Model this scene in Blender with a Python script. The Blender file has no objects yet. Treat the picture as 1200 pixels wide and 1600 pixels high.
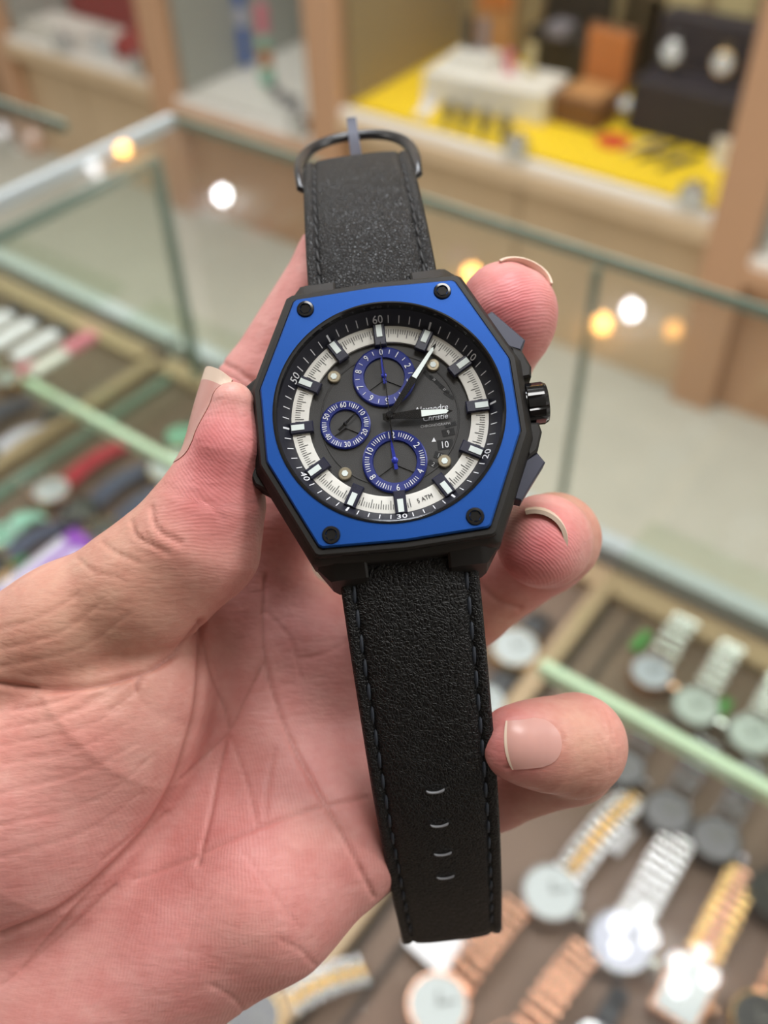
import bpy, math, random
import numpy as np
from mathutils import Matrix, Vector
random.seed(7); np.random.seed(7)
S = bpy.context.scene
C = S.collection
PI = math.pi

# ------------------------------------------------------------------ camera
FPX = 1480.0                                   # focal length in pixels of the 1200x1600 frame
AX = np.array([[0.80047, -0.41033, 0.43690],   # camera axes (columns x, y, z) in the counter's frame
               [0.59900, 0.57314, -0.55920],
               [-0.02095, 0.70933, 0.70457]])
CAMLOC = np.array([0.0, 0.0, 1.30])
CAM = Matrix([[*AX[0], CAMLOC[0]], [*AX[1], CAMLOC[1]], [*AX[2], CAMLOC[2]], [0, 0, 0, 1]])
cd = bpy.data.cameras.new('camera'); cam = bpy.data.objects.new('camera', cd); C.objects.link(cam)
cam.matrix_world = CAM
cd.sensor_fit = 'VERTICAL'; cd.sensor_height = 36.0; cd.sensor_width = 27.0
cd.lens = 36.0 * FPX / 1600.0
cd.clip_start = 0.01; cd.clip_end = 50
cd.dof.use_dof = True; cd.dof.focus_distance = 0.162; cd.dof.aperture_fstop = 9.5
S.camera = cam

# ------------------------------------------------------------------ world, light, exposure
S.view_settings.view_transform = 'Standard'; S.view_settings.look = 'None'
S.view_settings.exposure = 0.06; S.view_settings.gamma = 1.0
S.view_settings.use_curve_mapping = False
S.cycles.transparent_max_bounces = 40          # many panes of glass lie one behind the other
W = bpy.data.worlds.new('world'); S.world = W; W.use_nodes = True
W.node_tree.nodes['Background'].inputs['Color'].default_value = (1.0, 0.95, 0.88, 1)
W.node_tree.nodes['Background'].inputs['Strength'].default_value = 0.75

def area(name, loc, size, power, color=(1, 0.96, 0.9), size_y=None, aim=None):
    l = bpy.data.lights.new(name, 'AREA'); l.shape = 'RECTANGLE'; l.size = size; l.size_y = size_y or size
    l.energy = power; l.color = color
    o = bpy.data.objects.new(name, l); C.objects.link(o); o.location = loc
    if aim is not None:
        o.rotation_euler = (Vector(aim) - Vector(loc)).to_track_quat('-Z', 'Y').to_euler()
    return o
area('added_area_light', (-0.10, 0.30, 2.70), 0.7, 13, (1, 0.985, 0.965), 0.36)  # added soft key from overhead, out of view
area('added_area_light', (-0.92, 0.93, 2.70), 0.6, 30, (0.90, 0.94, 1), 0.5)  # added cool light, placed to give the upper strap its sheen
area('added_area_light', (-2.2, -0.6, 2.70), 1.2, 24, (1, 0.96, 0.9), 0.6)  # added fill from the left rear for soft ambient light
area('added_area_light', (1.25, 1.35, 2.70), 0.9, 34, (1, 0.98, 0.95), 0.7)  # added to brighten the rear tray and light the hand from the right

# ------------------------------------------------------------------ helpers
def lin(r, g, b):
    f = lambda c: (c / 255.0 / 12.92) if c / 255.0 <= 0.04045 else ((c / 255.0 + 0.055) / 1.055) ** 2.4
    return (f(r), f(g), f(b), 1.0)

def mat(name, col=(0.5, 0.5, 0.5, 1), rough=0.5, metal=0.0, spec=0.5, noise=None, bump=None, coat=0.0, emit=None, sss=0.0):
    """principled material; noise=(scale, amount) varies the colour, bump=(kind, scale, strength, distance)"""
    m = bpy.data.materials.new(name); m.use_nodes = True
    n = m.node_tree.nodes; L = m.node_tree.links; p = n['Principled BSDF']
    p.inputs['Base Color'].default_value = col; p.inputs['Roughness'].default_value = rough
    p.inputs['Metallic'].default_value = metal; p.inputs['Specular IOR Level'].default_value = spec
    p.inputs['Coat Weight'].default_value = coat
    tc = n.new('ShaderNodeTexCoord')
    if noise:
        t = n.new('ShaderNodeTexNoise'); t.inputs['Scale'].default_value = noise[0]; t.inputs['Detail'].default_value = 4
        L.new(tc.outputs['Object'], t.inputs['Vector'])
        if len(noise) > 2:
            mp = n.new('ShaderNodeMapping'); mp.inputs['Scale'].default_value = noise[2]
            L.new(tc.outputs['Object'], mp.inputs['Vector']); L.new(mp.outputs['Vector'], t.inputs['Vector'])
        mx = n.new('ShaderNodeMix'); mx.data_type = 'RGBA'
        a = noise[1]
        mx.inputs['A'].default_value = tuple(max(0, c * (1 - a)) for c in col[:3]) + (1,)
        mx.inputs['B'].default_value = tuple(min(1, c * (1 + a)) for c in col[:3]) + (1,)
        L.new(t.outputs['Fac'], mx.inputs['Factor']); L.new(mx.outputs['Result'], p.inputs['Base Color'])
    if bump:
        if bump[0] == 'noise':
            t = n.new('ShaderNodeTexNoise'); t.inputs['Detail'].default_value = 3; out = 'Fac'
        else:
            t = n.new('ShaderNodeTexVoronoi'); t.feature = 'F1'; out = 'Distance'
        t.inputs['Scale'].default_value = bump[1]
        L.new(tc.outputs['Object'], t.inputs['Vector'])
        b = n.new('ShaderNodeBump'); b.inputs['Strength'].default_value = bump[2]; b.inputs['Distance'].default_value = bump[3]
        L.new(t.outputs[out], b.inputs['Height']); L.new(b.outputs['Normal'], p.inputs['Normal'])
    if emit:
        p.inputs['Emission Color'].default_value = emit[0]; p.inputs['Emission Strength'].default_value = emit[1]
    if sss:
        p.inputs['Subsurface Weight'].default_value = sss
        p.inputs['Subsurface Radius'].default_value = (1.0, 0.35, 0.2); p.inputs['Subsurface Scale'].default_value = 0.002
    return m

def thin_glass(name, tint=(1, 1, 1, 1), ior=1.5, rough=0.0, boost=1.0):
    m = bpy.data.materials.new(name); m.use_nodes = True
    n = m.node_tree.nodes; L = m.node_tree.links; n.clear()
    o = n.new('ShaderNodeOutputMaterial'); mx = n.new('ShaderNodeMixShader')
    t = n.new('ShaderNodeBsdfTransparent'); t.inputs['Color'].default_value = tint
    g = n.new('ShaderNodeBsdfGlossy'); g.inputs['Roughness'].default_value = rough
    ge = n.new('ShaderNodeNewGeometry'); dt = n.new('ShaderNodeVectorMath'); dt.operation = 'DOT_PRODUCT'
    L.new(ge.outputs['Incoming'], dt.inputs[0]); L.new(ge.outputs['Normal'], dt.inputs[1])
    def mth(op, a, b=None, c=None):
        x = n.new('ShaderNodeMath'); x.operation = op
        for i, q in enumerate((a, b, c)):
            if isinstance(q, (int, float)): x.inputs[i].default_value = q
            elif q is not None: L.new(q, x.inputs[i])
        return x.outputs[0]
    f0 = ((ior - 1) / (ior + 1)) ** 2                          # reflectance of one face, the same seen from either side
    L.new(mth('MULTIPLY_ADD', mth('POWER', mth('SUBTRACT', 1.0, mth('ABSOLUTE', dt.outputs['Value'])), 5.0), 1 - f0, f0), mx.inputs[0])
    L.new(t.outputs[0], mx.inputs[1]); L.new(g.outputs[0], mx.inputs[2]); L.new(mx.outputs[0], o.inputs['Surface'])
    return m

class MB:
    """collects solids; build() links them as ONE mesh object"""
    def __init__(s): s.v = []; s.f = []; s.m = []
    def add(s, v, f, mi=0):
        o = len(s.v); s.v += [tuple(map(float, p)) for p in v]; s.f += [tuple(o + i for i in q) for q in f]; s.m += [mi] * len(f); return s
    def box(s, c, d, rz=0.0, mi=0, M=None):
        x, y, z = d[0] / 2, d[1] / 2, d[2] / 2; cs, sn = math.cos(rz), math.sin(rz)
        v = []
        for a in ((-x, -y, -z), (x, -y, -z), (x, y, -z), (-x, y, -z), (-x, -y, z), (x, -y, z), (x, y, z), (-x, y, z)):
            p = Vector((a[0] * cs - a[1] * sn, a[0] * sn + a[1] * cs, a[2]))
            if M is not None: p = M @ p
            v.append(p + Vector(c))
        return s.add(v, [(3, 2, 1, 0), (4, 5, 6, 7), (0, 1, 5, 4), (1, 2, 6, 5), (2, 3, 7, 6), (3, 0, 4, 7)], mi)
    def loft(s, rings, caps=(True, True), mi=0, closed=True):
        n = len(rings[0]); v = [p for r in rings for p in r]; f = []
        for i in range(len(rings) - 1):
            for j in range(n if closed else n - 1):
                k = (j + 1) % n
                f.append((i * n + j, i * n + k, (i + 1) * n + k, (i + 1) * n + j))
        if caps[0]: f.append(tuple(reversed(range(n))))
        if caps[1]: f.append(tuple((len(rings) - 1) * n + j for j in range(n)))
        return s.add(v, f, mi)
    def prism(s, poly, z0, z1, mi=0, ch=0.0):
        rings = [[(x, y, z0) for x, y in poly]]
        if ch:
            rings.append([(x, y, z1 - ch) for x, y in poly]); rings.append([(x, y, z1) for x, y in offset(poly, -ch)])
        else: rings.append([(x, y, z1) for x, y in poly])
        return s.loft(rings, mi=mi)
    def lathe(s, prof, n=48, c=(0, 0, 0), caps=(True, True), mi=0):
        rings = [[(c[0] + r * math.cos(2 * PI * j / n), c[1] + r * math.sin(2 * PI * j / n), c[2] + z) for j in range(n)] for r, z in prof]
        return s.loft(rings, caps, mi)
    def ring(s, r0, r1, z0, z1, n=64, c=(0, 0), mi=0):
        """flat annulus with thickness"""
        P = [(r0, z0), (r1, z0), (r1, z1), (r0, z1), (r0, z0)]
        return s.lathe(P, n, (c[0], c[1], 0), (False, False), mi)
    def tube(s, path, r, n=8, mi=0, flat=1.0):
        P = [Vector(p) for p in path]; rings = []
        for i, p in enumerate(P):
            t = (P[min(i + 1, len(P) - 1)] - P[max(i - 1, 0)]).normalized()
            a = t.orthogonal().normalized() if i == 0 else (a - t * a.dot(t)).normalized()
            b = t.cross(a); rr = r[i] if hasattr(r, '__len__') else r
            rings.append([p + a * (rr * math.cos(2 * PI * j / n)) + b * (rr * flat * math.sin(2 * PI * j / n)) for j in range(n)])
        return s.loft(rings, mi=mi)
    def mesh(s, name, mats, smooth=None, sc=1.0):
        me = bpy.data.meshes.new(name)
        me.from_pydata([(x * sc, y * sc, z * sc) for x, y, z in s.v], [], s.f)
        for m in (mats if isinstance(mats, (list, tuple)) else [mats]): me.materials.append(m)
        me.polygons.foreach_set('material_index', s.m)
        if smooth is not None:
            me.polygons.foreach_set('use_smooth', [True] * len(me.polygons)); me.set_sharp_from_angle(angle=math.radians(smooth))
        me.update(); return me
    def build(s, name, mats, parent=None, smooth=None, sc=1.0, M=None):
        return link(name, s.mesh(name, mats, smooth, sc), parent, M)

def link(name, me, parent=None, M=None):
    o = bpy.data.objects.new(name, me); C.objects.link(o)
    if parent is not None: o.parent = parent
    if M is not None: o.matrix_local = M if isinstance(M, Matrix) else Matrix.Translation(M)
    return o
def tag(o, label=None, cat=None, group=None, kind=None):
    for k, v in (('label', label), ('category', cat), ('group', group), ('kind', kind)):
        if v: o[k] = v
    return o
def empty(name, M, label, cat, group=None):
    o = bpy.data.objects.new(name, None); C.objects.link(o); o.empty_display_size = 0.02
    o.matrix_world = M if isinstance(M, Matrix) else Matrix.Translation(M)
    return tag(o, label, cat, group)
def offset(poly, d):
    """offset a counter-clockwise convex polygon outward by d"""
    n = len(poly); out = []
    for i in range(n):
        p0, p1, p2 = (np.array(poly[(i + k) % n], float) for k in (-1, 0, 1))
        e1 = (p1 - p0) / np.linalg.norm(p1 - p0); e2 = (p2 - p1) / np.linalg.norm(p2 - p1)
        n1 = np.array([e1[1], -e1[0]]); n2 = np.array([e2[1], -e2[0]])
        b = n1 + n2; b /= max(1e-6, 1 + n1.dot(n2)); out.append(tuple(p1 + b * d))
    return out

TXT = {}
def text_geo(s, shear=0.0):
    """lettering as flat mesh data, height 1 unit of type size, centred"""
    key = (s, shear)
    if key not in TXT:
        cu = bpy.data.curves.new('lettering', 'FONT'); cu.body = s; cu.size = 1.0; cu.resolution_u = 2; cu.shear = shear
        cu.extrude = 0.012; o = bpy.data.objects.new('lettering', cu); C.objects.link(o)
        bpy.context.view_layer.update()
        me = bpy.data.meshes.new_from_object(o.evaluated_get(bpy.context.evaluated_depsgraph_get()))
        v = np.array([p.co[:] for p in me.vertices]); f = [tuple(p.vertices) for p in me.polygons]
        c = (v.min(0) + v.max(0)) / 2; v = v - c
        bpy.data.objects.remove(o); bpy.data.curves.remove(cu); bpy.data.meshes.remove(me)
        TXT[key] = (v, f)
    return TXT[key]
def text(mb, s, size, loc, rz=0.0, mi=0, wide=1.0, tilt=0.0, shear=0.0):
    v, f = text_geo(s, shear); cs, sn = math.cos(rz), math.sin(rz); ct, st = math.cos(tilt), math.sin(tilt)
    q = []
    for x, y, z in v:
        x *= size * wide; y *= size; z *= size
        y, z = y * ct - z * st, y * st + z * ct
        q.append((loc[0] + x * cs - y * sn, loc[1] + x * sn + y * cs, loc[2] + z))
    return mb.add(q, f, mi)
for _s in '60 10 20 30 40 50 0 1 2 3 4 5 6 7 8 9 12 9 11'.split() + ['5 ATM', 'CHRONOGRAPH']: text_geo(_s)
text_geo('Alexandre', 0.25); text_geo('Christie', 0.25)

# ------------------------------------------------------------------ materials
def wood(name, col, k=1.0):
    return mat(name, col, 0.45, 0, 0.4, noise=(9.0, 0.16, (1, 1, 0.06)))
M = {}
M['wood'] = wood('light_wood_laminate', lin(206, 182, 150))
M['wood_red'] = wood('warm_wood_laminate', lin(190, 150, 118))
M['wood_brown'] = wood('brown_wood', lin(150, 116, 84))
M['tray'] = mat('brown_tray_lining', lin(114, 92, 78), 0.6, noise=(14, 0.14))
M['tray_dark'] = mat('dark_seam', lin(52, 40, 32), 0.6)
M['beam'] = mat('wooden_tray_frame', lin(176, 150, 118), 0.5, noise=(12, 0.1, (1, .1, 1)))
M['floor'] = mat('grey_green_floor', lin(186, 186, 174), 0.5, noise=(11, 0.10))
M['ceiling'] = mat('white_ceiling', (0.8, 0.8, 0.78, 1), 0.9)
M['wall'] = mat('beige_wall', lin(200, 186, 160), 0.9)
M['blocker_dark'] = mat('brown_light_blocker', lin(96, 80, 66), 0.9)
M['yellow'] = mat('yellow_display_board', lin(255, 218, 24), 0.55)
M['white'] = mat('white_display_board', lin(236, 234, 228), 0.5)
M['red'] = mat('red_lining', lin(150, 28, 26), 0.6)
M['beige'] = mat('beige_backdrop', lin(206, 192, 146), 0.8, noise=(3, 0.1))
M['print_brown'] = mat('brown_print', lin(150, 132, 98), 0.8)
M['grey_back'] = mat('grey_backdrop', lin(170, 172, 166), 0.8)
M['glass'] = thin_glass('clear_glass', (0.976, 0.981, 0.973, 1), 1.45)
M['glass_green'] = thin_glass('green_tinted_glass', (0.94, 0.97, 0.93, 1), 1.45)
M['glass_edge'] = mat('pale_green_glass_edge', lin(196, 224, 190), 0.25, spec=0.8)
M['glass_edge_dark'] = mat('dark_green_glass_edge', lin(110, 136, 124), 0.25, spec=0.8)
M['alu'] = mat('brushed_aluminium', (0.72, 0.74, 0.76, 1), 0.35, 1.0)
M['edge_white'] = mat('pale_polished_edge', lin(186, 196, 200), 0.3, 0.0, 0.6)
M['steel'] = mat('polished_steel', (0.70, 0.71, 0.74, 1), 0.15, 1.0)
M['gold'] = mat('polished_gold', (0.86, 0.60, 0.28, 1), 0.18, 1.0)
M['rose'] = mat('rose_gold', (0.78, 0.46, 0.33, 1), 0.2, 1.0)
M['blackmetal'] = mat('black_steel', (0.16, 0.16, 0.18, 1), 0.16, 0.9)
M['dial_white'] = mat('white_dial', lin(206, 212, 218), 0.4)
M['dial_grey'] = mat('grey_dial', lin(128, 126, 136), 0.35)
M['dial_lav'] = mat('lavender_dial', lin(198, 200, 222), 0.35)
M['dial_dark'] = mat('black_dial', lin(38, 40, 44), 0.35)
M['strap_red'] = mat('red_leather', lin(176, 40, 58), 0.5)
M['strap_dark'] = mat('dark_leather', lin(44, 46, 52), 0.5)
M['strap_blue'] = mat('slate_blue_leather', lin(70, 78, 100), 0.5)
M['purple'] = mat('purple_plastic', lin(140, 70, 180), 0.4)
M['pale_purple'] = mat('pale_lilac_plastic', lin(216, 212, 232), 0.35)
M['navy'] = mat('navy_cushion', lin(26, 26, 44), 0.7)
M['black'] = mat('black_card', lin(22, 22, 22), 0.5)
M['tag_green'] = mat('green_tag', lin(70, 150, 70), 0.5)
M['tag_white'] = mat('white_tag', lin(238, 238, 245), 0.5)
M['box_brown'] = mat('brown_box', lin(112, 72, 40), 0.5)
M['box_tan'] = mat('tan_box_lining', lin(190, 140, 90), 0.6)
M['sticker'] = mat('red_sticker', lin(214, 48, 30), 0.5)
M['orange'] = mat('orange_card', lin(196, 120, 60), 0.6)
M['pink'] = mat('pink_plastic', lin(226, 130, 150), 0.4)
M['blue'] = mat('blue_plastic', lin(70, 110, 190), 0.4)
M['teal'] = mat('mint_plastic', lin(150, 205, 185), 0.4)
# ------------------------------------------------------------------ the hand (millimetres, in the frame of the viewer's eye)
def P(x, y, d):
    return np.array([(x - 600.0) / FPX * d, -(y - 800.0) / FPX * d, -d])
def chain(*k):
    return [(P(x, y, d), r * d / FPX) for x, y, d, r in k]
HAND = {  # joints along each limb: where, how deep, how thick
    'index': chain((425, 800, 198, 84), (409, 611, 196, 69), (535, 408, 196, 67), (640, 480, 194, 62), (768, 560, 191, 61), (790, 515, 185, 66), (787, 478, 183, 63), (801, 488, 181, 70)),
    'middle': chain((575, 1050, 202, 84), (727, 948, 202, 66), (856, 858, 199, 64), (866, 842, 188, 68), (850, 846, 178, 69), (843, 850, 173, 66)),
    'ring': chain((605, 1165, 202, 82), (690, 1085, 208, 62), (655, 1010, 200, 58), (640, 965, 190, 54)),
    'little': chain((600, 1285, 197, 84), (769, 1234, 194, 60), (895, 1190, 187, 62), (898, 1164, 176, 76), (850, 1163, 172, 68), (815, 1161, 170, 57), (800, 1160, 169, 52)),
}
TIP_FRONT = chain((364, 630, 164, 33), (355, 700, 164.5, 45), (338, 780, 167, 66))
TIP_BACK = chain((352, 622, 172, 34), (342, 700, 173, 45), (332, 780, 172, 64))
THUMB = chain((332, 780, 169, 72), (306, 846, 170, 96), (230, 915, 172, 98), (110, 985, 175, 102), (-20, 1062, 180, 116))
THENAR = chain((-120, 1420, 187, 165), (50, 1245, 183, 192), (180, 1110, 179, 134), (240, 1050, 178, 78))
PALM = [chain((-40, 1520, 192, 130), (300, 1000, 196, 100), (425, 800, 198, 84)),
        chain((60, 1560, 192, 130), (420, 1150, 196, 105), (575, 1040, 202, 88)),
        chain((140, 1590, 188, 130), (460, 1280, 192, 110), (605, 1160, 202, 90)),
        chain((130, 1560, 182, 125), (410, 1395, 182, 132), (540, 1300, 188, 105), (600, 1285, 196, 85)),
        chain((330, 1010, 196, 85), (470, 1000, 200, 85))]
WRIST = chain((60, 1560, 190, 190), (-160, 1680, 192, 205), (-620, 1980, 205, 240))

def seg_chain(p, ch, k):
    d = None
    for (a, ra), (b, rb) in zip(ch, ch[1:]):
        ba = b - a; pa = p - a
        h = np.clip((pa @ ba) / (ba @ ba), 0, 1)
        e = np.sqrt(((pa - h[:, None] * ba) ** 2).sum(1)) - (ra + (rb - ra) * h)
        d = e if d is None else smin(d, e, k)
    return d
def smin(a, b, k):
    h = np.maximum(k - np.abs(a - b), 0) / k
    return np.minimum(a, b) - h * h * k * 0.25
def sdf(p):
    d = None
    for ch in PALM:
        e = seg_chain(p, ch, 3); d = e if d is None else smin(d, e, 11)
    d = smin(d, seg_chain(p, WRIST, 6), 14)
    th = smin(seg_chain(p, THENAR, 9), d, 5)
    tm = smin(smin(seg_chain(p, TIP_FRONT, 4), seg_chain(p, TIP_BACK, 4), 5), seg_chain(p, THUMB, 4), 4)
    d = smin(th, tm, 2.2)
    for k, v in HAND.items():
        d = smin(d, seg_chain(p, v, 2.5), 3.0 if k != 'little' else 2.0)
    return d
def sdf_b(p, n=400000):
    return np.concatenate([sdf(p[i:i + n]) for i in range(0, len(p), n)])
def grad(p, e=0.08):
    o = np.array([[1, -1, -1], [-1, -1, 1], [-1, 1, -1], [1, 1, 1]], float)
    g = sum(k * sdf_b(p + k * e)[:, None] for k in o)
    return g / (np.linalg.norm(g, axis=1, keepdims=True) + 1e-9)

def surface_net(lo, hi, h):
    ax = [np.arange(a, b, h) for a, b in zip(lo, hi)]
    n = [len(a) for a in ax]
    # coarse pass first, the fine field only near the surface
    q = 4; cax = [a[::q] for a in ax]
    G = np.stack(np.meshgrid(*cax, indexing='ij'), -1).reshape(-1, 3)
    cf = sdf_b(G).reshape([len(a) for a in cax])
    big = np.repeat(np.repeat(np.repeat(cf, q, 0), q, 1), q, 2)[:n[0], :n[1], :n[2]]
    F = big.astype(float).copy()
    near = np.abs(big) < h * q * 2.2
    I = np.argwhere(near)
    F[near] = sdf_b(np.stack([ax[k][I[:, k]] for k in range(3)], 1))
    ins = F < 0
    cells = np.zeros([k - 1 for k in n], int)
    offs = [(i, j, k) for i in (0, 1) for j in (0, 1) for k in (0, 1)]
    sl = lambda o: tuple(slice(o[k], o[k] + n[k] - 1) for k in range(3))
    for o in offs: cells += ins[sl(o)]
    act = np.argwhere((cells > 0) & (cells < 8))
    idx = -np.ones(cells.shape, int); idx[tuple(act.T)] = np.arange(len(act))
    acc = np.zeros((len(act), 3)); cnt = np.zeros(len(act))
    for a in offs:
        for k in range(3):
            if a[k]: continue
            b = list(a); b[k] = 1
            A = act + a; B = act + b
            fa = F[tuple(A.T)]; fb = F[tuple(B.T)]
            m = (fa < 0) != (fb < 0)
            t = fa[m] / (fa[m] - fb[m])
            acc[m] += A[m] + t[:, None] * (B[m] - A[m]); cnt[m] += 1
    V = acc / cnt[:, None] * h + np.array(lo)
    faces = []
    for k in range(3):
        o = [j for j in range(3) if j != k]
        A = np.argwhere(np.diff(ins.astype(int), axis=k) != 0)
        A = A[(A[:, o[0]] > 0) & (A[:, o[1]] > 0) & (A[:, o[0]] < n[o[0]] - 1) & (A[:, o[1]] < n[o[1]] - 1)]
        e0 = np.eye(3, dtype=int)[o[0]]; e1 = np.eye(3, dtype=int)[o[1]]
        qd = np.stack([idx[tuple((A - e0 - e1).T)], idx[tuple((A - e1).T)], idx[tuple(A.T)], idx[tuple((A - e0).T)]], 1)
        flip = ins[tuple(A.T)] == (k == 1)
        qd[flip] = qd[flip][:, ::-1]
        faces.append(qd)
    return V, np.concatenate(faces)

def polyline_dist(xy, pts):
    d = np.full(len(xy), 1e9)
    for a, b in zip(pts, pts[1:]):
        a = np.array(a, float); b = np.array(b, float); ba = b - a
        h = np.clip(((xy - a) @ ba) / (ba @ ba), 0, 1)
        d = np.minimum(d, np.linalg.norm(xy - a - h[:, None] * ba, axis=1))
    return d
def spline(pts, n=6):
    p = [np.array(q, float) for q in pts]; p = [2 * p[0] - p[1]] + p + [2 * p[-1] - p[-2]]; out = []
    for i in range(1, len(p) - 2):
        for t in np.linspace(0, 1, n, endpoint=False):
            out.append(0.5 * (2 * p[i] + (p[i + 1] - p[i - 1]) * t + (2 * p[i - 1] - 5 * p[i] + 4 * p[i + 1] - p[i + 2]) * t * t + (3 * p[i] - p[i - 1] - 3 * p[i + 1] + p[i + 2]) * t ** 3))
    return out + [p[-2]]
CREASES = [  # course of each palm and joint line, half width, depth (mm)
    ([(313, 975), (314, 1040), (308, 1107), (290, 1175), (269, 1231), (217, 1313), (103, 1417), (0, 1463)], 0.75, 0.85),
    ([(313, 975), (331, 1050), (352, 1110), (356, 1143), (341, 1210), (331, 1262), (310, 1350)], 0.5, 0.4),
    ([(413, 900), (415, 1034), (450, 1148), (496, 1236), (537, 1308), (584, 1401)], 0.5, 0.45),
    ([(413, 1034), (385, 1090), (357, 1143), (312, 1190), (269, 1231)], 0.45, 0.35),
    ([(573, 1246), (490, 1265), (403, 1293), (300, 1340), (207, 1375)], 0.5, 0.28),
    ([(357, 1143), (385, 1220), (403, 1293)], 0.4, 0.22),
    ([(430, 1170), (418, 1230), (414, 1290)], 0.4, 0.2),
    ([(260, 1270), (207, 1324), (155, 1380), (31, 1515)], 0.6, 0.45),
    ([(180, 1385), (110, 1450), (0, 1540)], 0.5, 0.3),
    ([(316, 972), (275, 1020), (227, 1050), (155, 1070), (77, 1078), (-10, 1068)], 0.6, 0.75),
    ([(230, 1050), (205, 1085), (170, 1110)], 0.5, 0.25), ([(200, 1062), (150, 1095), (90, 1120)], 0.5, 0.22),
    ([(492, 1508), (470, 1485), (440, 1470)], 0.45, 0.22), ([(384, 1586), (365, 1560), (330, 1540)], 0.45, 0.18),
    ([(237, 793), (240, 815), (252, 832), (282, 848)], 0.4, 0.35),
    ([(205, 815), (212, 835), (228, 847), (262, 864)], 0.4, 0.32),
    ([(160, 847), (185, 866), (215, 878)], 0.4, 0.2), ([(120, 872), (150, 895), (190, 905)], 0.4, 0.15),
    ([(300, 770), (330, 790), (350, 812)], 0.4, 0.12), ([(225, 830), (240, 850), (250, 855)], .3, .2),
    ([(350, 568), (372, 580), (400, 600)], 0.5, 0.4),
    ([(745, 905), (775, 935), (812, 950)], 0.6, 0.45),
    ([(790, 1200), (837, 1194), (863, 1183), (877, 1166), (879, 1152), (871, 1138), (853, 1126), (833, 1123), (796, 1126)], 0.35, 0.3),
    ([(222, 1052), (214, 1066), (212, 1080)], 0.5, 0.6), ([(180, 1066), (160, 1084), (130, 1100)], 0.5, 0.3), ([(130, 1076), (90, 1096), (20, 1110)], 0.4, 0.2),
    ([(150, 1100), (90, 1122), (0, 1140)], 0.35, 0.15), ([(200, 1100), (120, 1140), (0, 1165)], 0.35, 0.12), ([(210, 1125), (120, 1170), (0, 1195)], 0.3, 0.11),
    ([(215, 1160), (130, 1205), (0, 1240)], 0.35, 0.13), ([(240, 1180), (150, 1250), (0, 1290)], 0.35, 0.13), ([(220, 1240), (130, 1300), (0, 1340)], 0.4, 0.13),
    ([(280, 1225), (230, 1285), (160, 1345)], 0.45, 0.25), ([(120, 930), (60, 965), (-10, 985)], 0.4, 0.15), ([(160, 940), (90, 990), (0, 1015)], 0.4, 0.15), ([(200, 960), (120, 1015), (0, 1042)], 0.4, 0.18),
    ([(470, 1030), (510, 1020), (545, 1000)], 0.4, 0.15), ([(420, 960), (455, 1000), (470, 1060)], 0.4, 0.15), ([(330, 1400), (300, 1450), (290, 1520)], 0.4, 0.12), ([(380, 1330), (430, 1400), (470, 1450)], 0.4, 0.1),
    ([(942, 1105), (955, 1135), (958, 1165)], 0.25, 0.12), ([(928, 1098), (940, 1125), (948, 1150)], 0.25, 0.1),
    ([(935, 1150), (950, 1180), (952, 1205)], 0.25, 0.1),
]
def colour_of(p, n, xy, crease):
    base = np.array([0.640, 0.282, 0.258]); tan = np.array([0.560, 0.295, 0.210]); pinkc = np.array([0.680, 0.190, 0.205])
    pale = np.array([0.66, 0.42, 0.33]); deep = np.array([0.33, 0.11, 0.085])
    c = np.tile(base, (len(p), 1))
    def blob(x, y, d, r, col, a):
        nonlocal c
        w = a * np.exp(-((p - P(x, y, d)) ** 2).sum(1) / r ** 2)[:, None]; c = c * (1 - w) + np.array(col) * w
    for x, y, d, r in ((230, 880, 165, 16), (120, 960, 165, 18), (20, 1030, 168, 20), (250, 800, 170, 9)): blob(x, y, d, r, tan, 0.75)
    for x, y, d, r in ((900, 1165, 168, 10), (930, 1200, 178, 9), (900, 830, 186, 9), (870, 780, 186, 8), (840, 1235, 190, 9), (780, 980, 196, 9)): blob(x, y, d, r, tan, 0.85)
    for x, y, d, r, a in ((800, 470, 172, 8, 0.9), (838, 850, 166, 6.5, 0.95), (800, 1165, 166, 6, 0.6), (335, 700, 160, 8, .7), (330, 780, 160, 10, .55), (330, 590, 168, 4, .6)): blob(x, y, d, r, pinkc, a)
    for x, y, d, r, a in ((370, 615, 164, 3.2, 0.8), (790, 790, 170, 4, 0.7), (795, 830, 168, 2.5, .4)): blob(x, y, d, r, pale, a)
    for x, y, r, a in ((130, 1150, 9, .35), (60, 1120, 8, .4), (360, 1260, 10, .25), (440, 1330, 12, .3), (300, 1430, 14, .25), (520, 1200, 9, .2)): blob(x, y, 170, r, pinkc, a)
    for x, y, r, a in ((470, 1300, 7, .25), (230, 1170, 8, .25), (380, 1430, 9, .2), (420, 1180, 7, .2)): blob(x, y, 170, r, pale, a)
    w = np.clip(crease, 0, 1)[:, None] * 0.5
    return c * (1 - w) + deep * w

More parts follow.
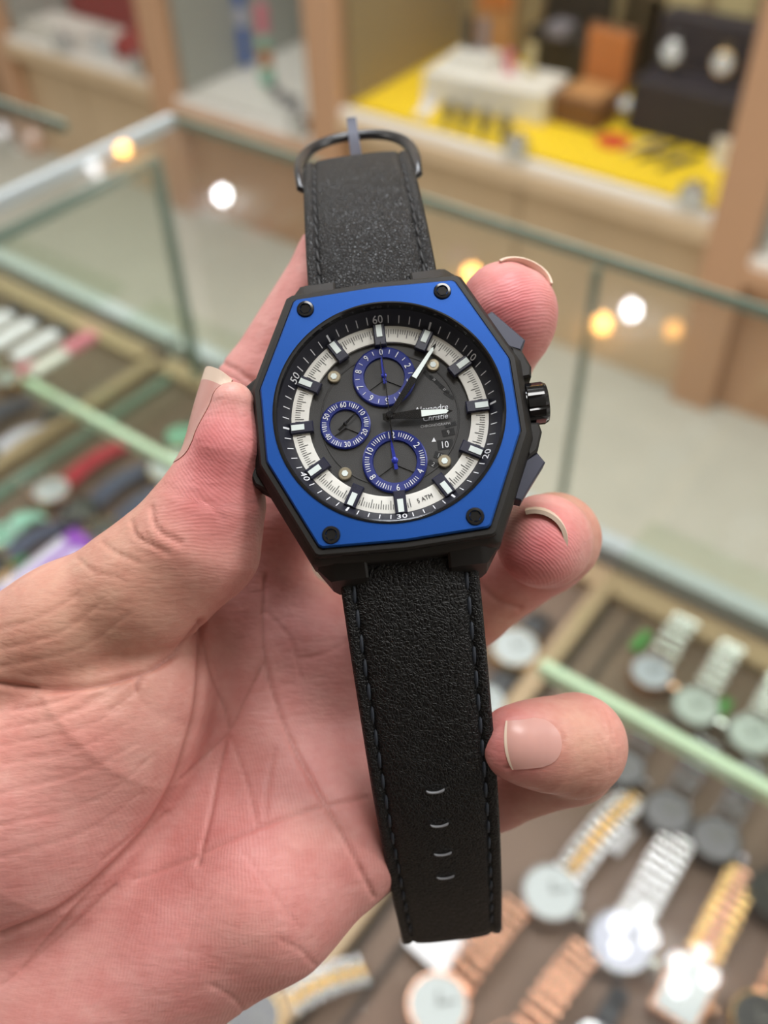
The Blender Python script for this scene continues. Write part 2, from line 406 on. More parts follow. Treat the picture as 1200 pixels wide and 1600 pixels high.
def make_hand():
    V, F = surface_net((-206, -202, -246), (62, 58, -138), 1.0)
    me = bpy.data.meshes.new('skin'); me.from_pydata(V.tolist(), [], F.tolist())
    o = bpy.data.objects.new('skin', me); C.objects.link(o)
    o.modifiers.new('s', 'SUBSURF').levels = 1
    dg = bpy.context.evaluated_depsgraph_get(); me2 = bpy.data.meshes.new_from_object(o.evaluated_get(dg))
    bpy.data.objects.remove(o); bpy.data.meshes.remove(me)
    p = np.empty(len(me2.vertices) * 3); me2.vertices.foreach_get('co', p); p = p.reshape(-1, 3)
    for _ in range(2):
        g = grad(p); p = p - g * sdf_b(p)[:, None]
    g = grad(p)
    xy = np.stack([600 + FPX * p[:, 0] / -p[:, 2], 800 - FPX * p[:, 1] / -p[:, 2]], 1)
    front = np.clip(g[:, 2] * 2 + 0.6, 0, 1)
    mm = FPX / -p[:, 2]                                            # pixels per millimetre at each point
    cr = np.zeros(len(p)); dep = np.zeros(len(p))
    for pts, w, dp in CREASES:
        d = polyline_dist(xy, spline(pts)) / mm
        e = np.exp(-(d / w) ** 2); dep = np.maximum(dep, dp * e)
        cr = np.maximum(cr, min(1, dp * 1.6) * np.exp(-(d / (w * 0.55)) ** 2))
    soft = np.zeros(len(p))
    p = p - g * (dep * front)[:, None]
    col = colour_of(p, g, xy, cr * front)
    # ridge phase: arcs over the finger pads, long bands over the heel of the hand
    ph = np.zeros(len(p)); rw = np.zeros(len(p))
    for (x, y, d, cx, cy, r, a) in ((800, 480, 176, 860, 660, 9.5, 1.0), (835, 850, 168, 700, 1040, 9, 0.9), (340, 720, 162, 520, 560, 12, 0.5), (330, 800, 160, 300, 1100, 13, .4)):
        w = a * np.exp(-(((p - P(x, y, d)) ** 2).sum(1) / r ** 2) ** 2)
        dd = np.linalg.norm(p[:, :2] - P(cx, cy, d)[:2], axis=1)
        sel = w > rw; ph[sel] = dd[sel]; rw = np.maximum(rw, w)
    wp = 0.55 * np.exp(-(((p - P(420, 1480, 172)) ** 2).sum(1) / 38 ** 2) ** 2)
    sel = wp > rw; ph[sel] = (p[:, 0] * 0.93 + p[:, 1] * 0.12 + 0.02 * (p[:, 1] + 60) ** 2 * 0.4)[sel]; rw = np.maximum(rw, wp)
    p = p * 0.001
    me2.vertices.foreach_set('co', p.ravel())
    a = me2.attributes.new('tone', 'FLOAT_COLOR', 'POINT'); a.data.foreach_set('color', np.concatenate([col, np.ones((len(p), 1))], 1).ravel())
    a = me2.attributes.new('ridge', 'FLOAT', 'POINT'); a.data.foreach_set('value', ph)
    a = me2.attributes.new('ridge_weight', 'FLOAT', 'POINT'); a.data.foreach_set('value', rw)
    me2.polygons.foreach_set('use_smooth', [True] * len(me2.polygons)); me2.materials.append(M['skin']); me2.update()
    o = link('hand', me2); o.matrix_world = CAM
    return tag(o, 'left hand, palm up, pinching the blue and black wristwatch between thumb and fingertips', 'hand')

def skin_material():
    m = mat('skin', (0.6, 0.3, 0.22, 1), 0.47, spec=0.35, sss=0.12); n = m.node_tree.nodes; L = m.node_tree.links; p = n['Principled BSDF']
    at = n.new('ShaderNodeAttribute'); at.attribute_name = 'tone'
    tc = n.new('ShaderNodeTexCoord')
    def noise(s, det=3, scale=None):
        t = n.new('ShaderNodeTexNoise'); t.inputs['Scale'].default_value = s; t.inputs['Detail'].default_value = det
        if scale:
            mp = n.new('ShaderNodeMapping'); mp.inputs['Scale'].default_value = scale; mp.inputs['Rotation'].default_value = (0, 0, -0.75)
            L.new(tc.outputs['Object'], mp.inputs['Vector']); L.new(mp.outputs['Vector'], t.inputs['Vector'])
        else: L.new(tc.outputs['Object'], t.inputs['Vector'])
        return t
    def math_(op, a, b, c=None):
        x = n.new('ShaderNodeMath'); x.operation = op
        for i, q in enumerate((a, b, c)):
            if q is None: continue
            if isinstance(q, (int, float)): x.inputs[i].default_value = q
            else: L.new(q, x.inputs[i])
        return x.outputs[0]
    mo = noise(170, 4); mo2 = noise(620, 2)
    f = math_('ADD', math_('MULTIPLY', mo.outputs['Fac'], 0.34), math_('MULTIPLY', mo2.outputs['Fac'], 0.12))
    f = math_('ADD', f, 0.78)
    mx = n.new('ShaderNodeMix'); mx.data_type = 'RGBA'; mx.blend_type = 'MULTIPLY'; mx.inputs['Factor'].default_value = 1
    cb = n.new('ShaderNodeCombineColor')
    f2 = math_('POWER', f, 1.9)
    L.new(math_('POWER', f, 0.7), cb.inputs[0]); L.new(f2, cb.inputs[1]); L.new(f2, cb.inputs[2])
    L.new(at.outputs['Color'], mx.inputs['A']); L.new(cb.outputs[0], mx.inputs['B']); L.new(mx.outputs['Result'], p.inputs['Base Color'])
    ra = n.new('ShaderNodeAttribute'); ra.attribute_name = 'ridge'; rw = n.new('ShaderNodeAttribute'); rw.attribute_name = 'ridge_weight'
    wob = math_('MULTIPLY', noise(150, 2).outputs['Fac'], 2.2)
    s = math_('SINE', math_('MULTIPLY', math_('ADD', ra.outputs['Fac'], wob), 2 * PI / 0.62), 0.0)
    ridge = math_('MULTIPLY', math_('MULTIPLY', s, rw.outputs['Fac']), 0.055)
    vo = n.new('ShaderNodeTexVoronoi'); vo.feature = 'DISTANCE_TO_EDGE'; vo.inputs['Scale'].default_value = 700
    mp = n.new('ShaderNodeMapping'); mp.inputs['Scale'].default_value = (0.55, 1.25, 1); mp.inputs['Rotation'].default_value = (0, 0, -0.6)
    L.new(tc.outputs['Object'], mp.inputs['Vector']); L.new(mp.outputs['Vector'], vo.inputs['Vector'])
    cell = math_('MULTIPLY', math_('MINIMUM', vo.outputs['Distance'], 0.25), 0.14)
    line = math_('MULTIPLY', noise(380, 5, (0.45, 1.7, 1)).outputs['Fac'], 0.5)
    h = math_('ADD', math_('ADD', ridge, cell), line)
    b = n.new('ShaderNodeBump'); b.inputs['Strength'].default_value = 0.55; b.inputs['Distance'].default_value = 0.0007
    L.new(h, b.inputs['Height']); L.new(b.outputs['Normal'], p.inputs['Normal'])
    return m
M['skin'] = skin_material()
M['nail'] = mat('fingernail', (0.62, 0.33, 0.29, 1), 0.3, spec=0.45, noise=(200, 0.06), sss=0.1)
M['nail_tip'] = mat('nail_free_edge', (0.76, 0.60, 0.48, 1), 0.35, spec=0.4)
hand = make_hand()

def on_skin(x, y, d0=145.0):
    r = P(x, y, 1.0); d = d0
    for _ in range(60):
        s = sdf((r * d)[None])[0]
        if s < 0.02: break
        d += max(s, 0.05) * 0.8
    return r * d
def nail(base, tip, normal, width, bend, label, free=0.12, thick=0.45, lift=0.0, ease=0.28, hug=False, push=True):
    """a curved plate from the cuticle (base) to the free edge (tip), millimetres"""
    base = np.array(base); tip = np.array(tip); a = tip - base; ln = np.linalg.norm(a); a /= ln
    nrm = np.array(normal, float); nrm -= a * nrm.dot(a); nrm /= np.linalg.norm(nrm); sd = np.cross(nrm, a)
    R = width / 2 / math.sin(bend); nu, nt = 22, 16
    top = []; mi = []
    for i in range(nu + 1):
        row = []
        for j in range(nt + 1):
            t = -1 + 2 * j / nt
            s0 = ease * (1 - math.sqrt(max(0, 1 - 0.98 * t * t))); s1 = 1 - 0.10 * t * t
            s = (s0 + (s1 - s0) * i / nu) * ln
            th = t * bend
            arch = 0.35 * math.sin(PI * s / ln)
            q = base + a * s + sd * (R * math.sin(th)) + nrm * (R * (math.cos(th) - 1) + arch + lift)
            row.append((base + a * s + sd * (R * math.sin(th)) + nrm * (R * (math.cos(th) - 1) + arch + lift), nrm * math.cos(th) + sd * math.sin(th)))
        top.append(row)
    flat = np.array([q for r in top for q, _ in r])
    if hug: flat = flat + nrm * 5.0
    for _ in range(24 if push else 0):
        d = sdf(flat)
        step = np.where(d < 0.12, 0.12 - d, 0) if not hug else -np.clip((d - 0.22) * 0.7, -0.3, 3)
        flat = flat + nrm * step[:, None]
    top = [[(flat[i * (nt + 1) + j], top[i][j][1]) for j in range(nt + 1)] for i in range(nu + 1)]
    v = [q for r in top for q, _ in r] + [q - k * thick for r in top for q, k in r]
    w = nt + 1; N = w * (nu + 1); f = []; m = []
    for i in range(nu):
        for j in range(nt):
            q = (i * w + j, (i + 1) * w + j, (i + 1) * w + j + 1, i * w + j + 1)
            mm_ = 1 if i >= nu * (1 - free) else 0
            f += [q, tuple(N + k for k in reversed(q))]; m += [mm_, mm_]
    rim = [(i, 0) for i in range(nu + 1)] + [(nu, j) for j in range(1, nt + 1)] + [(i, nt) for i in range(nu - 1, -1, -1)] + [(0, j) for j in range(nt - 1, 0, -1)]
    for k in range(len(rim)):
        a0 = rim[k][0] * w + rim[k][1]; b0 = rim[(k + 1) % len(rim)][0] * w + rim[(k + 1) % len(rim)][1]
        f.append((b0, a0, a0 + N, b0 + N)); m.append(1 if rim[k][0] == nu else 0)
    mb = MB(); mb.v = [tuple(q) for q in v]; mb.f = f; mb.m = m
    o = mb.build('fingernail', [M['nail'], M['nail_tip']], hand, 50, 0.001)
    o['label'] = label; return o
q0 = on_skin(877, 1157); q1 = on_skin(788, 1167)
nail(q0, q1, (-0.05, 0.0, 1), 8.2, 0.6, 'pink nail of the little finger facing the viewer', 0.06, 0.4, ease=0.45, hug=True)
nail(P(285, 726, 169), P(325, 572, 169.5), (-0.86, 0.05, 0.5), 13.0, 0.8, 'thumbnail seen from its edge', 0.14, 0.6)
ia = np.array([0.28, 0.72, 0.58]); ia /= np.linalg.norm(ia); it = P(831, 407, 180)
nail(it - ia * 11, it, (0.32, 0.52, -0.8), 11.0, 1.15, 'nail edge of the index finger', 0.6, 0.45)
ma = np.array([-0.12, -0.10, 0.98]); ma /= np.linalg.norm(ma); mt = P(877, 816, 165.6)
nail(mt - ma * 9, mt, (0.79, 0.62, 0.1), 10.8, 1.25, 'nail edge of the middle finger', 0.4, 0.75, push=False)
# ------------------------------------------------------------------ the wristwatch (millimetres; z = 0 on the blue bezel, y towards 12)
WR = np.array([[0.99249646, -0.11598637, -0.03870309], [0.12179929, 0.9656603, 0.2294888], [0.01075646, -0.23248083, 0.9725415]])
WT = np.array([0.82706764, 17.34902678, -160.0]) * 0.001
wm = Matrix([[*WR[0], WT[0]], [*WR[1], WT[1]], [*WR[2], WT[2]], [0, 0, 0, 1]])
watch = empty('wristwatch', CAM @ wm, 'large black wristwatch with blue octagonal bezel held up in the hand', 'watch')
K = 0.001
M['case'] = mat('black_coated_steel', lin(26, 24, 23), 0.45, 0.0, 0.36, bump=('noise', 9000, 0.05, 0.0001))
M['gloss'] = mat('glossy_black', (0.008, 0.008, 0.009, 1), 0.12, 0.0, 0.6)
M['satin_black'] = mat('satin_black_steel', (0.012, 0.012, 0.014, 1), 0.3, 0.0, 0.5)
M['bezel'] = mat('satin_blue_aluminium', lin(0, 70, 150), 0.42, 0.5, 0.5, noise=(5200, 0.14))
M['dial'] = mat('charcoal_dial', lin(52, 51, 50), 0.6, noise=(2500, 0.08))
M['dial_low'] = mat('matt_black_recess', lin(14, 14, 15), 0.7)
M['rehaut'] = mat('navy_black_ring', lin(22, 23, 36), 0.5)
M['chapter'] = mat('silver_white_ring', lin(226, 224, 216), 0.5, 0.0)
M['navyblock'] = mat('navy_index_block', lin(28, 29, 50), 0.35)
M['lume'] = mat('pale_lume', lin(226, 236, 232), 0.5)
M['blue_ring'] = mat('royal_blue_ring', lin(22, 36, 112), 0.35, 0.2)
M['blue_hand'] = mat('blue_hand', lin(30, 44, 150), 0.3, 0.3)
M['print'] = mat('white_print', lin(225, 226, 230), 0.6)
M['print_grey'] = mat('grey_print', lin(168, 168, 168), 0.6)
M['print_black'] = mat('black_print', lin(26, 26, 28), 0.6)
M['brass'] = mat('brushed_brass', lin(150, 140, 118), 0.35, 0.7)
M['pusher'] = mat('grey_blue_steel', lin(60, 62, 76), 0.42, 0.3)
def leather():
    m = mat('black_leather', lin(10, 10, 12), 0.44, 0, 0.36); n = m.node_tree.nodes; L = m.node_tree.links; p = n['Principled BSDF']
    tc = n.new('ShaderNodeTexCoord')
    w = n.new('ShaderNodeTexNoise'); w.inputs['Scale'].default_value = 500; w.inputs['Detail'].default_value = 3
    L.new(tc.outputs['Object'], w.inputs['Vector'])
    mx = n.new('ShaderNodeMix'); mx.data_type = 'RGBA'; mx.blend_type = 'LINEAR_LIGHT'; mx.inputs['Factor'].default_value = 0.0006
    L.new(tc.outputs['Object'], mx.inputs['A']); L.new(w.outputs['Color'], mx.inputs['B'])
    v = n.new('ShaderNodeTexVoronoi'); v.feature = 'DISTANCE_TO_EDGE'; v.inputs['Scale'].default_value = 1600
    L.new(mx.outputs['Result'], v.inputs['Vector'])
    v2 = n.new('ShaderNodeTexVoronoi'); v2.feature = 'DISTANCE_TO_EDGE'; v2.inputs['Scale'].default_value = 720
    L.new(mx.outputs['Result'], v2.inputs['Vector'])
    def cl(o, a): 
        q = n.new('ShaderNodeMath'); q.operation = 'MINIMUM'; q.inputs[1].default_value = a; L.new(o, q.inputs[0]); return q.outputs[0]
    ad = n.new('ShaderNodeMath'); ad.operation = 'ADD'; L.new(cl(v.outputs['Distance'], .22), ad.inputs[0]); L.new(cl(v2.outputs['Distance'], .16), ad.inputs[1])
    b = n.new('ShaderNodeBump'); b.inputs['Strength'].default_value = 0.7; b.inputs['Distance'].default_value = 0.0007
    L.new(ad.outputs[0], b.inputs['Height']); L.new(b.outputs['Normal'], p.inputs['Normal'])
    return m
M['leather'] = leather()
M['thread'] = mat('dark_blue_grey_thread', lin(40, 46, 56), 0.6)
M['thread_black'] = mat('black_thread', lin(17, 17, 20), 0.55)
M['hole'] = mat('hole_dark', lin(8, 8, 8), 0.9)  # black plate colour stands in for the shade inside each hole
M['lip_highlight'] = mat('painted_lip_highlight', lin(128, 130, 136), 0.5)  # pale grey paints the lit lower edge of each hole

OCT = [(-14.05, -22.25), (0, -22.75), (14.05, -22.25), (21.43, -6.5), (21.43, 6.5), (14.05, 22.25), (0, 22.75), (-14.05, 22.25), (-21.43, 6.5), (-21.43, -6.5)]
def radial(poly, n=120):
    """points of the outline at even angles, so that it can be bridged with a circle"""
    out = []
    for i in range(n):
        a = 2 * PI * i / n; d = np.array([math.cos(a), math.sin(a)]); best = 1e9
        for j in range(len(poly)):
            p, q = np.array(poly[j]), np.array(poly[(j + 1) % len(poly)]); e = q - p
            den = d[0] * -e[1] + d[1] * e[0]
            if abs(den) < 1e-9: continue
            t = (p[0] * -e[1] + p[1] * e[0]) / den; s = (d[0] * p[1] - d[1] * p[0]) / den
            if t > 0 and -1e-6 <= s <= 1 + 1e-6: best = min(best, t)
        out.append((d * best))
    return out
def oring(poly, z, n=240): return [(x, y, z) for x, y in radial(poly, n)]
def circ(r, z, n=240): return [(r * math.cos(2 * PI * i / n), r * math.sin(2 * PI * i / n), z) for i in range(n)]
# case: stepped octagonal shell round the dial, hooded lugs, crown guards
mb = MB()
mb.loft([circ(19.3, -1.2), oring(offset(OCT, 0.25), -1.2), oring(offset(OCT, 0.25), -0.75), oring(offset(OCT, 1.0), -0.75), oring(offset(OCT, 1.35), -1.2),
         oring(offset(OCT, 1.35), -2.4), oring(offset(OCT, 2.3), -3.4), oring(offset(OCT, 2.6), -4.4), oring(offset(OCT, 2.6), -9.0), oring(offset(OCT, 0.6), -12.2), circ(2, -12.6)], (False, True))
for sx in (-1, 1):
    for sy in (-1, 1):
        rings = []
        for x, ye, dz in ((6.8, 28.3, .35), (7.2, 28.9, 0), (12.2, 28.9, 0), (13.2, 28.2, .3), (15.2, 25.2, .5), (16.2, 23.6, 1.2)):
            prof = [(20.0, -3.0 - dz), (min(24.4, ye - .6), -3.2 - dz), (min(27.2, ye - .3), -5.2 - dz), (ye, -9.6), (ye - .6, -12.4), (20.0, -12.4)]
            rings.append([(sx * x, sy * y, z) for y, z in prof])
        if sx * sy > 0: rings = [r[::-1] for r in rings]
        mb.loft(rings)
for sy in (-1, 1):
    g = [(23.0, 4.0), (25.3, 4.2), (25.6, 6.0), (24.4, 9.2), (22.4, 10.5)]
    poly = [(x, sy * y) for x, y in g]
    if sy < 0: poly = poly[::-1]
    mb.prism(poly, -9.2, -3.9, ch=0.4)
mb.prism([(-22.4, 10.5), (-24.5, 9.0), (-25.0, 7.2), (-25.0, -7.2), (-24.5, -9.0), (-22.4, -10.5)], -9.2, -4.2, ch=0.4)
mb.build('case', M['case'], watch, 28, K)
mb = MB()
mb.loft([circ(19.75, -1.1), circ(19.75, -0.05), oring(offset(OCT, -0.25), 0.0), oring(OCT, -0.3), oring(OCT, -1.1)], (False, False))
bez = mb.build('bezel', M['bezel'], watch, 28, K)
for x, y in ((-12.25, 20.15), (11.75, 20.3), (11.85, -20.2), (-11.95, -20.35)):
    mb = MB(); mb.lathe([(1.55, -0.3), (1.55, 0.05), (1.4, 0.28), (1.0, 0.32), (0.95, 0.22)], 32, (x, y, 0), (True, False))
    mb.add([(x + .95 * math.cos(a * PI / 3), y + .95 * math.sin(a * PI / 3), 0.22 - k * 0.14) for k in (0, 1) for a in range(6)], [(i, (i + 1) % 6, 6 + (i + 1) % 6, 6 + i) for i in range(6)] + [(6, 7, 8, 9, 10, 11)])
    mb.build('bezel_screw', M['gloss'], bez, 35, K)
MB().loft([circ(19.8, -0.6), circ(19.75, 0.12), circ(19.45, 0.2), circ(19.15, -0.1), circ(19.15, -1.75)], (False, False)).build('crystal_gasket', M['gloss'], watch, 40, K)
M['crystal'] = thin_glass('crystal', (0.985, 0.99, 1, 1), 1.16)
MB().lathe([(0.01, -0.02), (10, -0.04), (17, -0.1), (19.1, -0.2)], 96, caps=(False, False)).build('crystal', M['crystal'], watch, 60, K)
# rehaut with the minute scale
def rz_at(r): return -4.2 + (r - 17.15) * 1.25          # height of the sloping rehaut
mb = MB(); mb.loft([circ(17.1, -4.6), circ(17.15, -4.2), circ(19.2, -1.64)], (False, False))
reh = mb.build('minute_ring', M['rehaut'], watch, 40, K)
mb = MB()
def tick(mb, r0, r1, a, w, z0, z1, mi=0, cx=0.0, cy=0.0):
    c, s = math.cos(a), math.sin(a)
    mb.add([(cx + r * c - q * s, cy + r * s + q * c, z) for r, q, z in ((r0, -w, z0), (r1, -w, z1), (r1, w, z1), (r0, w, z0))], [(0, 1, 2, 3)], mi)
for i in range(60):
    if i in (0, 10, 20, 30, 40, 50): continue
    a = PI / 2 - 2 * PI * i / 60; w = 0.17 if i % 5 == 0 else 0.075
    tick(mb, 17.45, 18.4, a, w, rz_at(17.45) + .06, rz_at(18.4) + .06)
tag(mb.build('minute_ticks', M['print'], reh, None, K), kind='stuff')
for i in (60, 10, 20, 30, 40, 50):
    a = PI / 2 - 2 * PI * (i % 60) / 60; r = 17.95; fl = PI if 15 < i < 45 else 0
    mb = MB(); text(mb, str(i), 2.3, (r * math.cos(a), r * math.sin(a), rz_at(r) + 0.12), a - PI / 2 + (PI if i in (20, 30, 40) else 0), wide=0.85, tilt=(-0.89 if i in (20, 30, 40) else 0.89))
    mb.build('numeral', M['print'], reh, None, K)
# white chapter ring with its fine scale
mb = MB(); mb.loft([circ(14.1, -4.9), circ(14.1, -4.32), circ(14.4, -4.25), circ(17.1, -4.25)], (False, False))
chp = mb.build('chapter_ring', M['chapter'], watch, 40, K)
mb = MB()
for i in range(240):
    h = (i / 240 * 12) % 1
    if h < 0.10 or h > 0.90: continue
    if 103 < i < 116: continue                           # the water resistance lettering stands here
    a = PI / 2 - 2 * PI * i / 240; L_ = i % 4 == 0
    tick(mb, 14.9 if L_ else 15.55, 16.45, a, 0.06 if L_ else 0.05, -4.2, -4.2)
tag(mb.build('second_ticks', M['print_black'], chp, None, K), kind='stuff')
mb = MB(); a = PI / 2 - 2 * PI * 27.4 / 60; text(mb, '5 ATM', 1.12, (15.65 * math.cos(a), 15.65 * math.sin(a), -4.18), a + PI / 2, wide=0.9); mb.build('lettering', M['print_black'], chp, None, K)
for h in range(12):
    a = PI / 2 - 2 * PI * h / 12; R_ = Matrix.Rotation(a, 4, 'Z')
    mb = MB(); rings = []
    for z, g in ((-4.6, 0), (-3.75, 0), (-3.55, 0.18)):
        rings.append([R_ @ Vector(q) for q in ((13.3 + g, -1.05 + g, z), (17.25 - g * 0, -1.05 + g, z), (17.25 - g * 0, 1.05 - g, z), (13.3 + g, 1.05 - g, z))])
    mb.loft(rings); ix = mb.build('hour_marker', M['navyblock'], watch, 25, K)
    mb = MB(); rings = [[R_ @ Vector(q) for q in ((14.85, -.5, z), (17.1, -.5, z), (17.1, .5, z), (14.85, .5, z))] for z in (-3.6, -3.42)]
    mb.loft(rings); mb.build('lume_inlay', M['lume'], ix, 25, K)
# dial
mb = MB(); mb.lathe([(0.01, -5.0), (11.8, -5.0), (11.9, -4.88), (12.05, -4.88), (12.15, -5.0), (14.15, -5.0)], 96, caps=(False, False))
dial = mb.build('dial', M['dial'], watch, 30, K)
for x, y in ((-8.85, 8.9), (8.7, 8.8), (8.4, -8.9), (-8.8, -8.95)):
    mb = MB(); mb.lathe([(1.15, -5.0), (1.15, -4.55), (1.0, -4.42), (0.62, -4.42)], 28, (x, y, 0), (True, True), 0)
    mb.prism([(x + .58 * math.cos(k * PI / 3), y + .58 * math.sin(k * PI / 3)) for k in range(6)], -4.42, -4.3, 1)
    mb.build('dial_screw', [M['brass'], M['lume']], dial, 30, K)
# cut-outs of the date disc
def slot(name, x, y, w, h, rz, s=None, size=1.0, m='dial_low', mt='print_grey'):
    mb = MB(); mb.box((x, y, -4.97), (w, h, 0.05), rz, 0)
    if s: text(mb, s, size, (x, y, -4.92), rz, 1, wide=0.85)
    mb.build(name, [M[m], M[mt]], dial, None, K)
slot('date_window', 8.95, -5.85, 2.7, 1.75, -0.22 * 0, '10', 1.75, mt='print')
for x, y, rz, s, w, h in ((9.75, -3.75, 0.1, '9', 2.2, 1.3), (10.3, -2.4, .15, '', 2.0, .7), (7.75, -7.75, -.45, '11', 2.0, 1.2), (6.45, -9.1, -.6, '2', 1.9, 1.0)):
    slot('date_cutout', x, y, w, h, rz, s, 1.1)
for k, (x, y) in enumerate(((7.6, 7.1), (8.55, 6.2), (9.35, 5.15), (10.1, 4.1), (10.75, 2.95))):
    slot('date_cutout', x, y, 2.1, 0.62, -0.95 + 0.05 * k, '27 29 1'.split()[k % 3] if k in (1, 3) else '', 0.6)
mb = MB(); mb.prism([(6.65, -5.1), (7.45, -5.15), (7.15, -4.35)], -5.0, -4.93); mb.build('date_pointer', M['print'], dial, None, K)
mb = MB(); text(mb, 'Alexandre', 1.55, (7.3, 0.95, -4.9), 0, shear=0.25, wide=.92); text(mb, 'Christie', 1.5, (7.9, -0.72, -4.9), 0, shear=0.25, wide=.92)
mb.build('lettering', M['print'], dial, None, K)
mb = MB(); text(mb, 'CHRONOGRAPH', 0.68, (7.7, -2.15, -4.9)); mb.build('lettering', M['print_grey'], dial, None, K)
# subdials
def subdial(cx, cy, ro, ri, nums, step, ticks, long_every, size, flip):
    mb = MB(); mb.lathe([(ri - .15, -5.0), (ri, -4.55), (ro - .25, -4.45), (ro, -4.6), (ro, -5.0)], 64, (cx, cy, 0), (False, False))
    r = mb.build('subdial_ring', M['blue_ring'], watch, 30, K)
    f = MB(); f.lathe([(0.01, -4.96), (ri, -4.96)], 48, (cx, cy, 0), (False, False), 0)
    for k in range(3):
        a = -PI / 2 + PI + 2 * PI * k / 3 + PI / 3 * 0 if False else PI / 2 + PI / 3 + 2 * PI * k / 3
        if k == 2: continue
        R_ = Matrix.Rotation(a if k == 0 else -PI / 6, 4, 'Z') if False else Matrix.Rotation((-5 * PI / 6, -PI / 6)[k], 4, 'Z')
        f.box((cx + ri * .5 * math.cos((-5 * PI / 6, -PI / 6)[k]), cy + ri * .5 * math.sin((-5 * PI / 6, -PI / 6)[k]), -4.85), (ri, .9, .2), (-5 * PI / 6, -PI / 6)[k], 0)
    f.build('subdial_floor', M['dial'], r, 30, K)
    rm = (ro + ri) / 2
    t = MB()
    for i in range(ticks):
        if any(abs((i / ticks - j / len(nums) + 0.5) % 1 - 0.5) < 0.035 for j in range(len(nums))): continue
        a = PI / 2 - 2 * PI * i / ticks; lg = long_every and i % long_every == 0
        tick(t, rm - (.42 if lg else .3), rm + .45, a, .085 if lg else .055, -4.41, -4.41, 0, cx, cy)
    tag(t.build('subdial_ticks', M['print'], r, None, K), kind='stuff')
    for j, s in enumerate(nums):
        a = PI / 2 - 2 * PI * j / len(nums); mb = MB(); up = a - PI / 2
        if flip and math.sin(a) < -0.2: up += PI
        text(mb, s, size * 1.12, (cx + rm * math.cos(a), cy + rm * math.sin(a), -4.38), up, wide=0.85); mb.build('numeral', M['print'], r, None, K)
    return r
s0 = subdial(-0.1, 7.75, 5.55, 3.65, '0 1 2 3 4 5 6 7 8 9'.split(), 20, 20, 0, 1.5, False)
s1 = subdial(-7.8, -0.2, 4.4, 2.85, '60 10 20 30 40 50'.split(), 6, 60, 5, 1.25, True)
s2 = subdial(-0.05, -7.85, 5.6, 3.85, '12 2 4 6 8 10'.split(), 6, 72, 6, 1.5, True)
def small_hand(par, cx, cy, a, r, w, m, tail):
    R_ = Matrix.Rotation(a, 4, 'Z'); mb = MB()
    prof = [(r, 0.0), (r * .75, w * .5), (r * .2, w * .7), (-tail, w * .75), (-tail, -w * .75), (r * .2, -w * .7), (r * .75, -w * .5)]
    mb.loft([[(R_ @ Vector((x, y, z))) + Vector((cx, cy, 0)) for x, y in prof] for z in (-4.2, -4.0)])
    mb.lathe([(w * 1.35, -4.3), (w * 1.35, -3.95), (w * .7, -3.8)], 20, (cx, cy, 0))
    mb.build('subdial_hand', m, par, 30, K)
small_hand(s0, -0.1, 7.75, PI / 2 + .02, 3.7, .36, M['blue_hand'], 1.5)
small_hand(s1, -7.8, -0.2, PI / 2 - 2 * PI * 8.2 / 60, 3.0, .26, M['gloss'], 1.6)
small_hand(s2, -0.05, -7.85, PI / 2 + .06, 3.8, .42, M['blue_hand'], 1.6)
# main hands
def main_hand(name, a, L_, w, z, l0, l1, m):
    R_ = Matrix.Rotation(a, 4, 'Z'); mb = MB()
    prof = [(L_, 0), (L_ - .7, w * .42), (l0, w), (l0 - .5, w * 1.0), (0.9, w * .62), (-1.2, w * .7), (-1.2, -w * .7), (0.9, -w * .62), (l0 - .5, -w), (l0, -w), (L_ - .7, -w * .42)]
    mb.loft([[R_ @ Vector((x, y, q)) for x, y in prof] for q in (z, z + .22)])
    o = mb.build(name, m, watch, 30, K)
    lp = [(l1, 0.05), (l1 - .4, w * .45), (l0 + .1, w * .72), (l0 + .1, -w * .72), (l1 - .4, -w * .45)]
    mb = MB(); mb.loft([[R_ @ Vector((x, y, q)) for x, y in lp] for q in (z + .22, z + .3)]); mb.build('lume_inlay', M['lume'], o, 30, K)
main_hand('hour_hand', math.atan2(-0.40, 10.6), 10.9, 0.82, -3.75, 5.4, 10.2, M['gloss'])
main_hand('minute_hand', math.atan2(12.0, 9.55), 15.6, 0.62, -3.35, 8.0, 14.6, M['gloss'])
mb = MB(); mb.loft([[(x, y, z) for x, y in ((-.09, -1), (.09, -1), (.05, 13.6), (-.05, 13.6))] for z in (-3.05, -2.92)])
mb.loft([[(x, y, z) for x, y in ((-.12, -4.8), (.12, -4.8), (.16, 0), (-.16, 0))] for z in (-3.05, -2.92)])
mb.lathe([(.62, -3.8), (.62, -2.75), (.45, -2.6), (.2, -2.6)], 24)
mb.build('chronograph_hand', M['gloss'], watch, 30, K)
# crown and pushers
mb = MB(); nr = 10
rings = []
for x, s in ((23.2, .8), (24.0, .8), (24.05, 1.0), (26.9, 1.0), (27.6, .9), (27.7, .75)):
    rings.append([(x, (3.75 * s - (.28 if (j % 6) in (0,) and s == 1 else 0)) * math.cos(2 * PI * j / 72), -6.6 + (3.75 * s - (.28 if (j % 6) in (0,) and s == 1 else 0)) * math.sin(2 * PI * j / 72)) for j in range(72)])
mb.loft(rings); mb.build('crown', M['gloss'], watch, 25, K)
for sy in (1, -1):
    poly = [(19.2, 17.0), (20.4, 17.5), (25.4, 11.3), (24.3, 9.4), (21.8, 10.6)]
    poly = [(x, sy * y) for x, y in poly]
    if sy > 0: poly = poly[::-1]
    mb = MB(); mb.prism(poly, -8.6, -4.5, ch=.25); mb.build('pusher', M['pusher'], watch, 25, K)
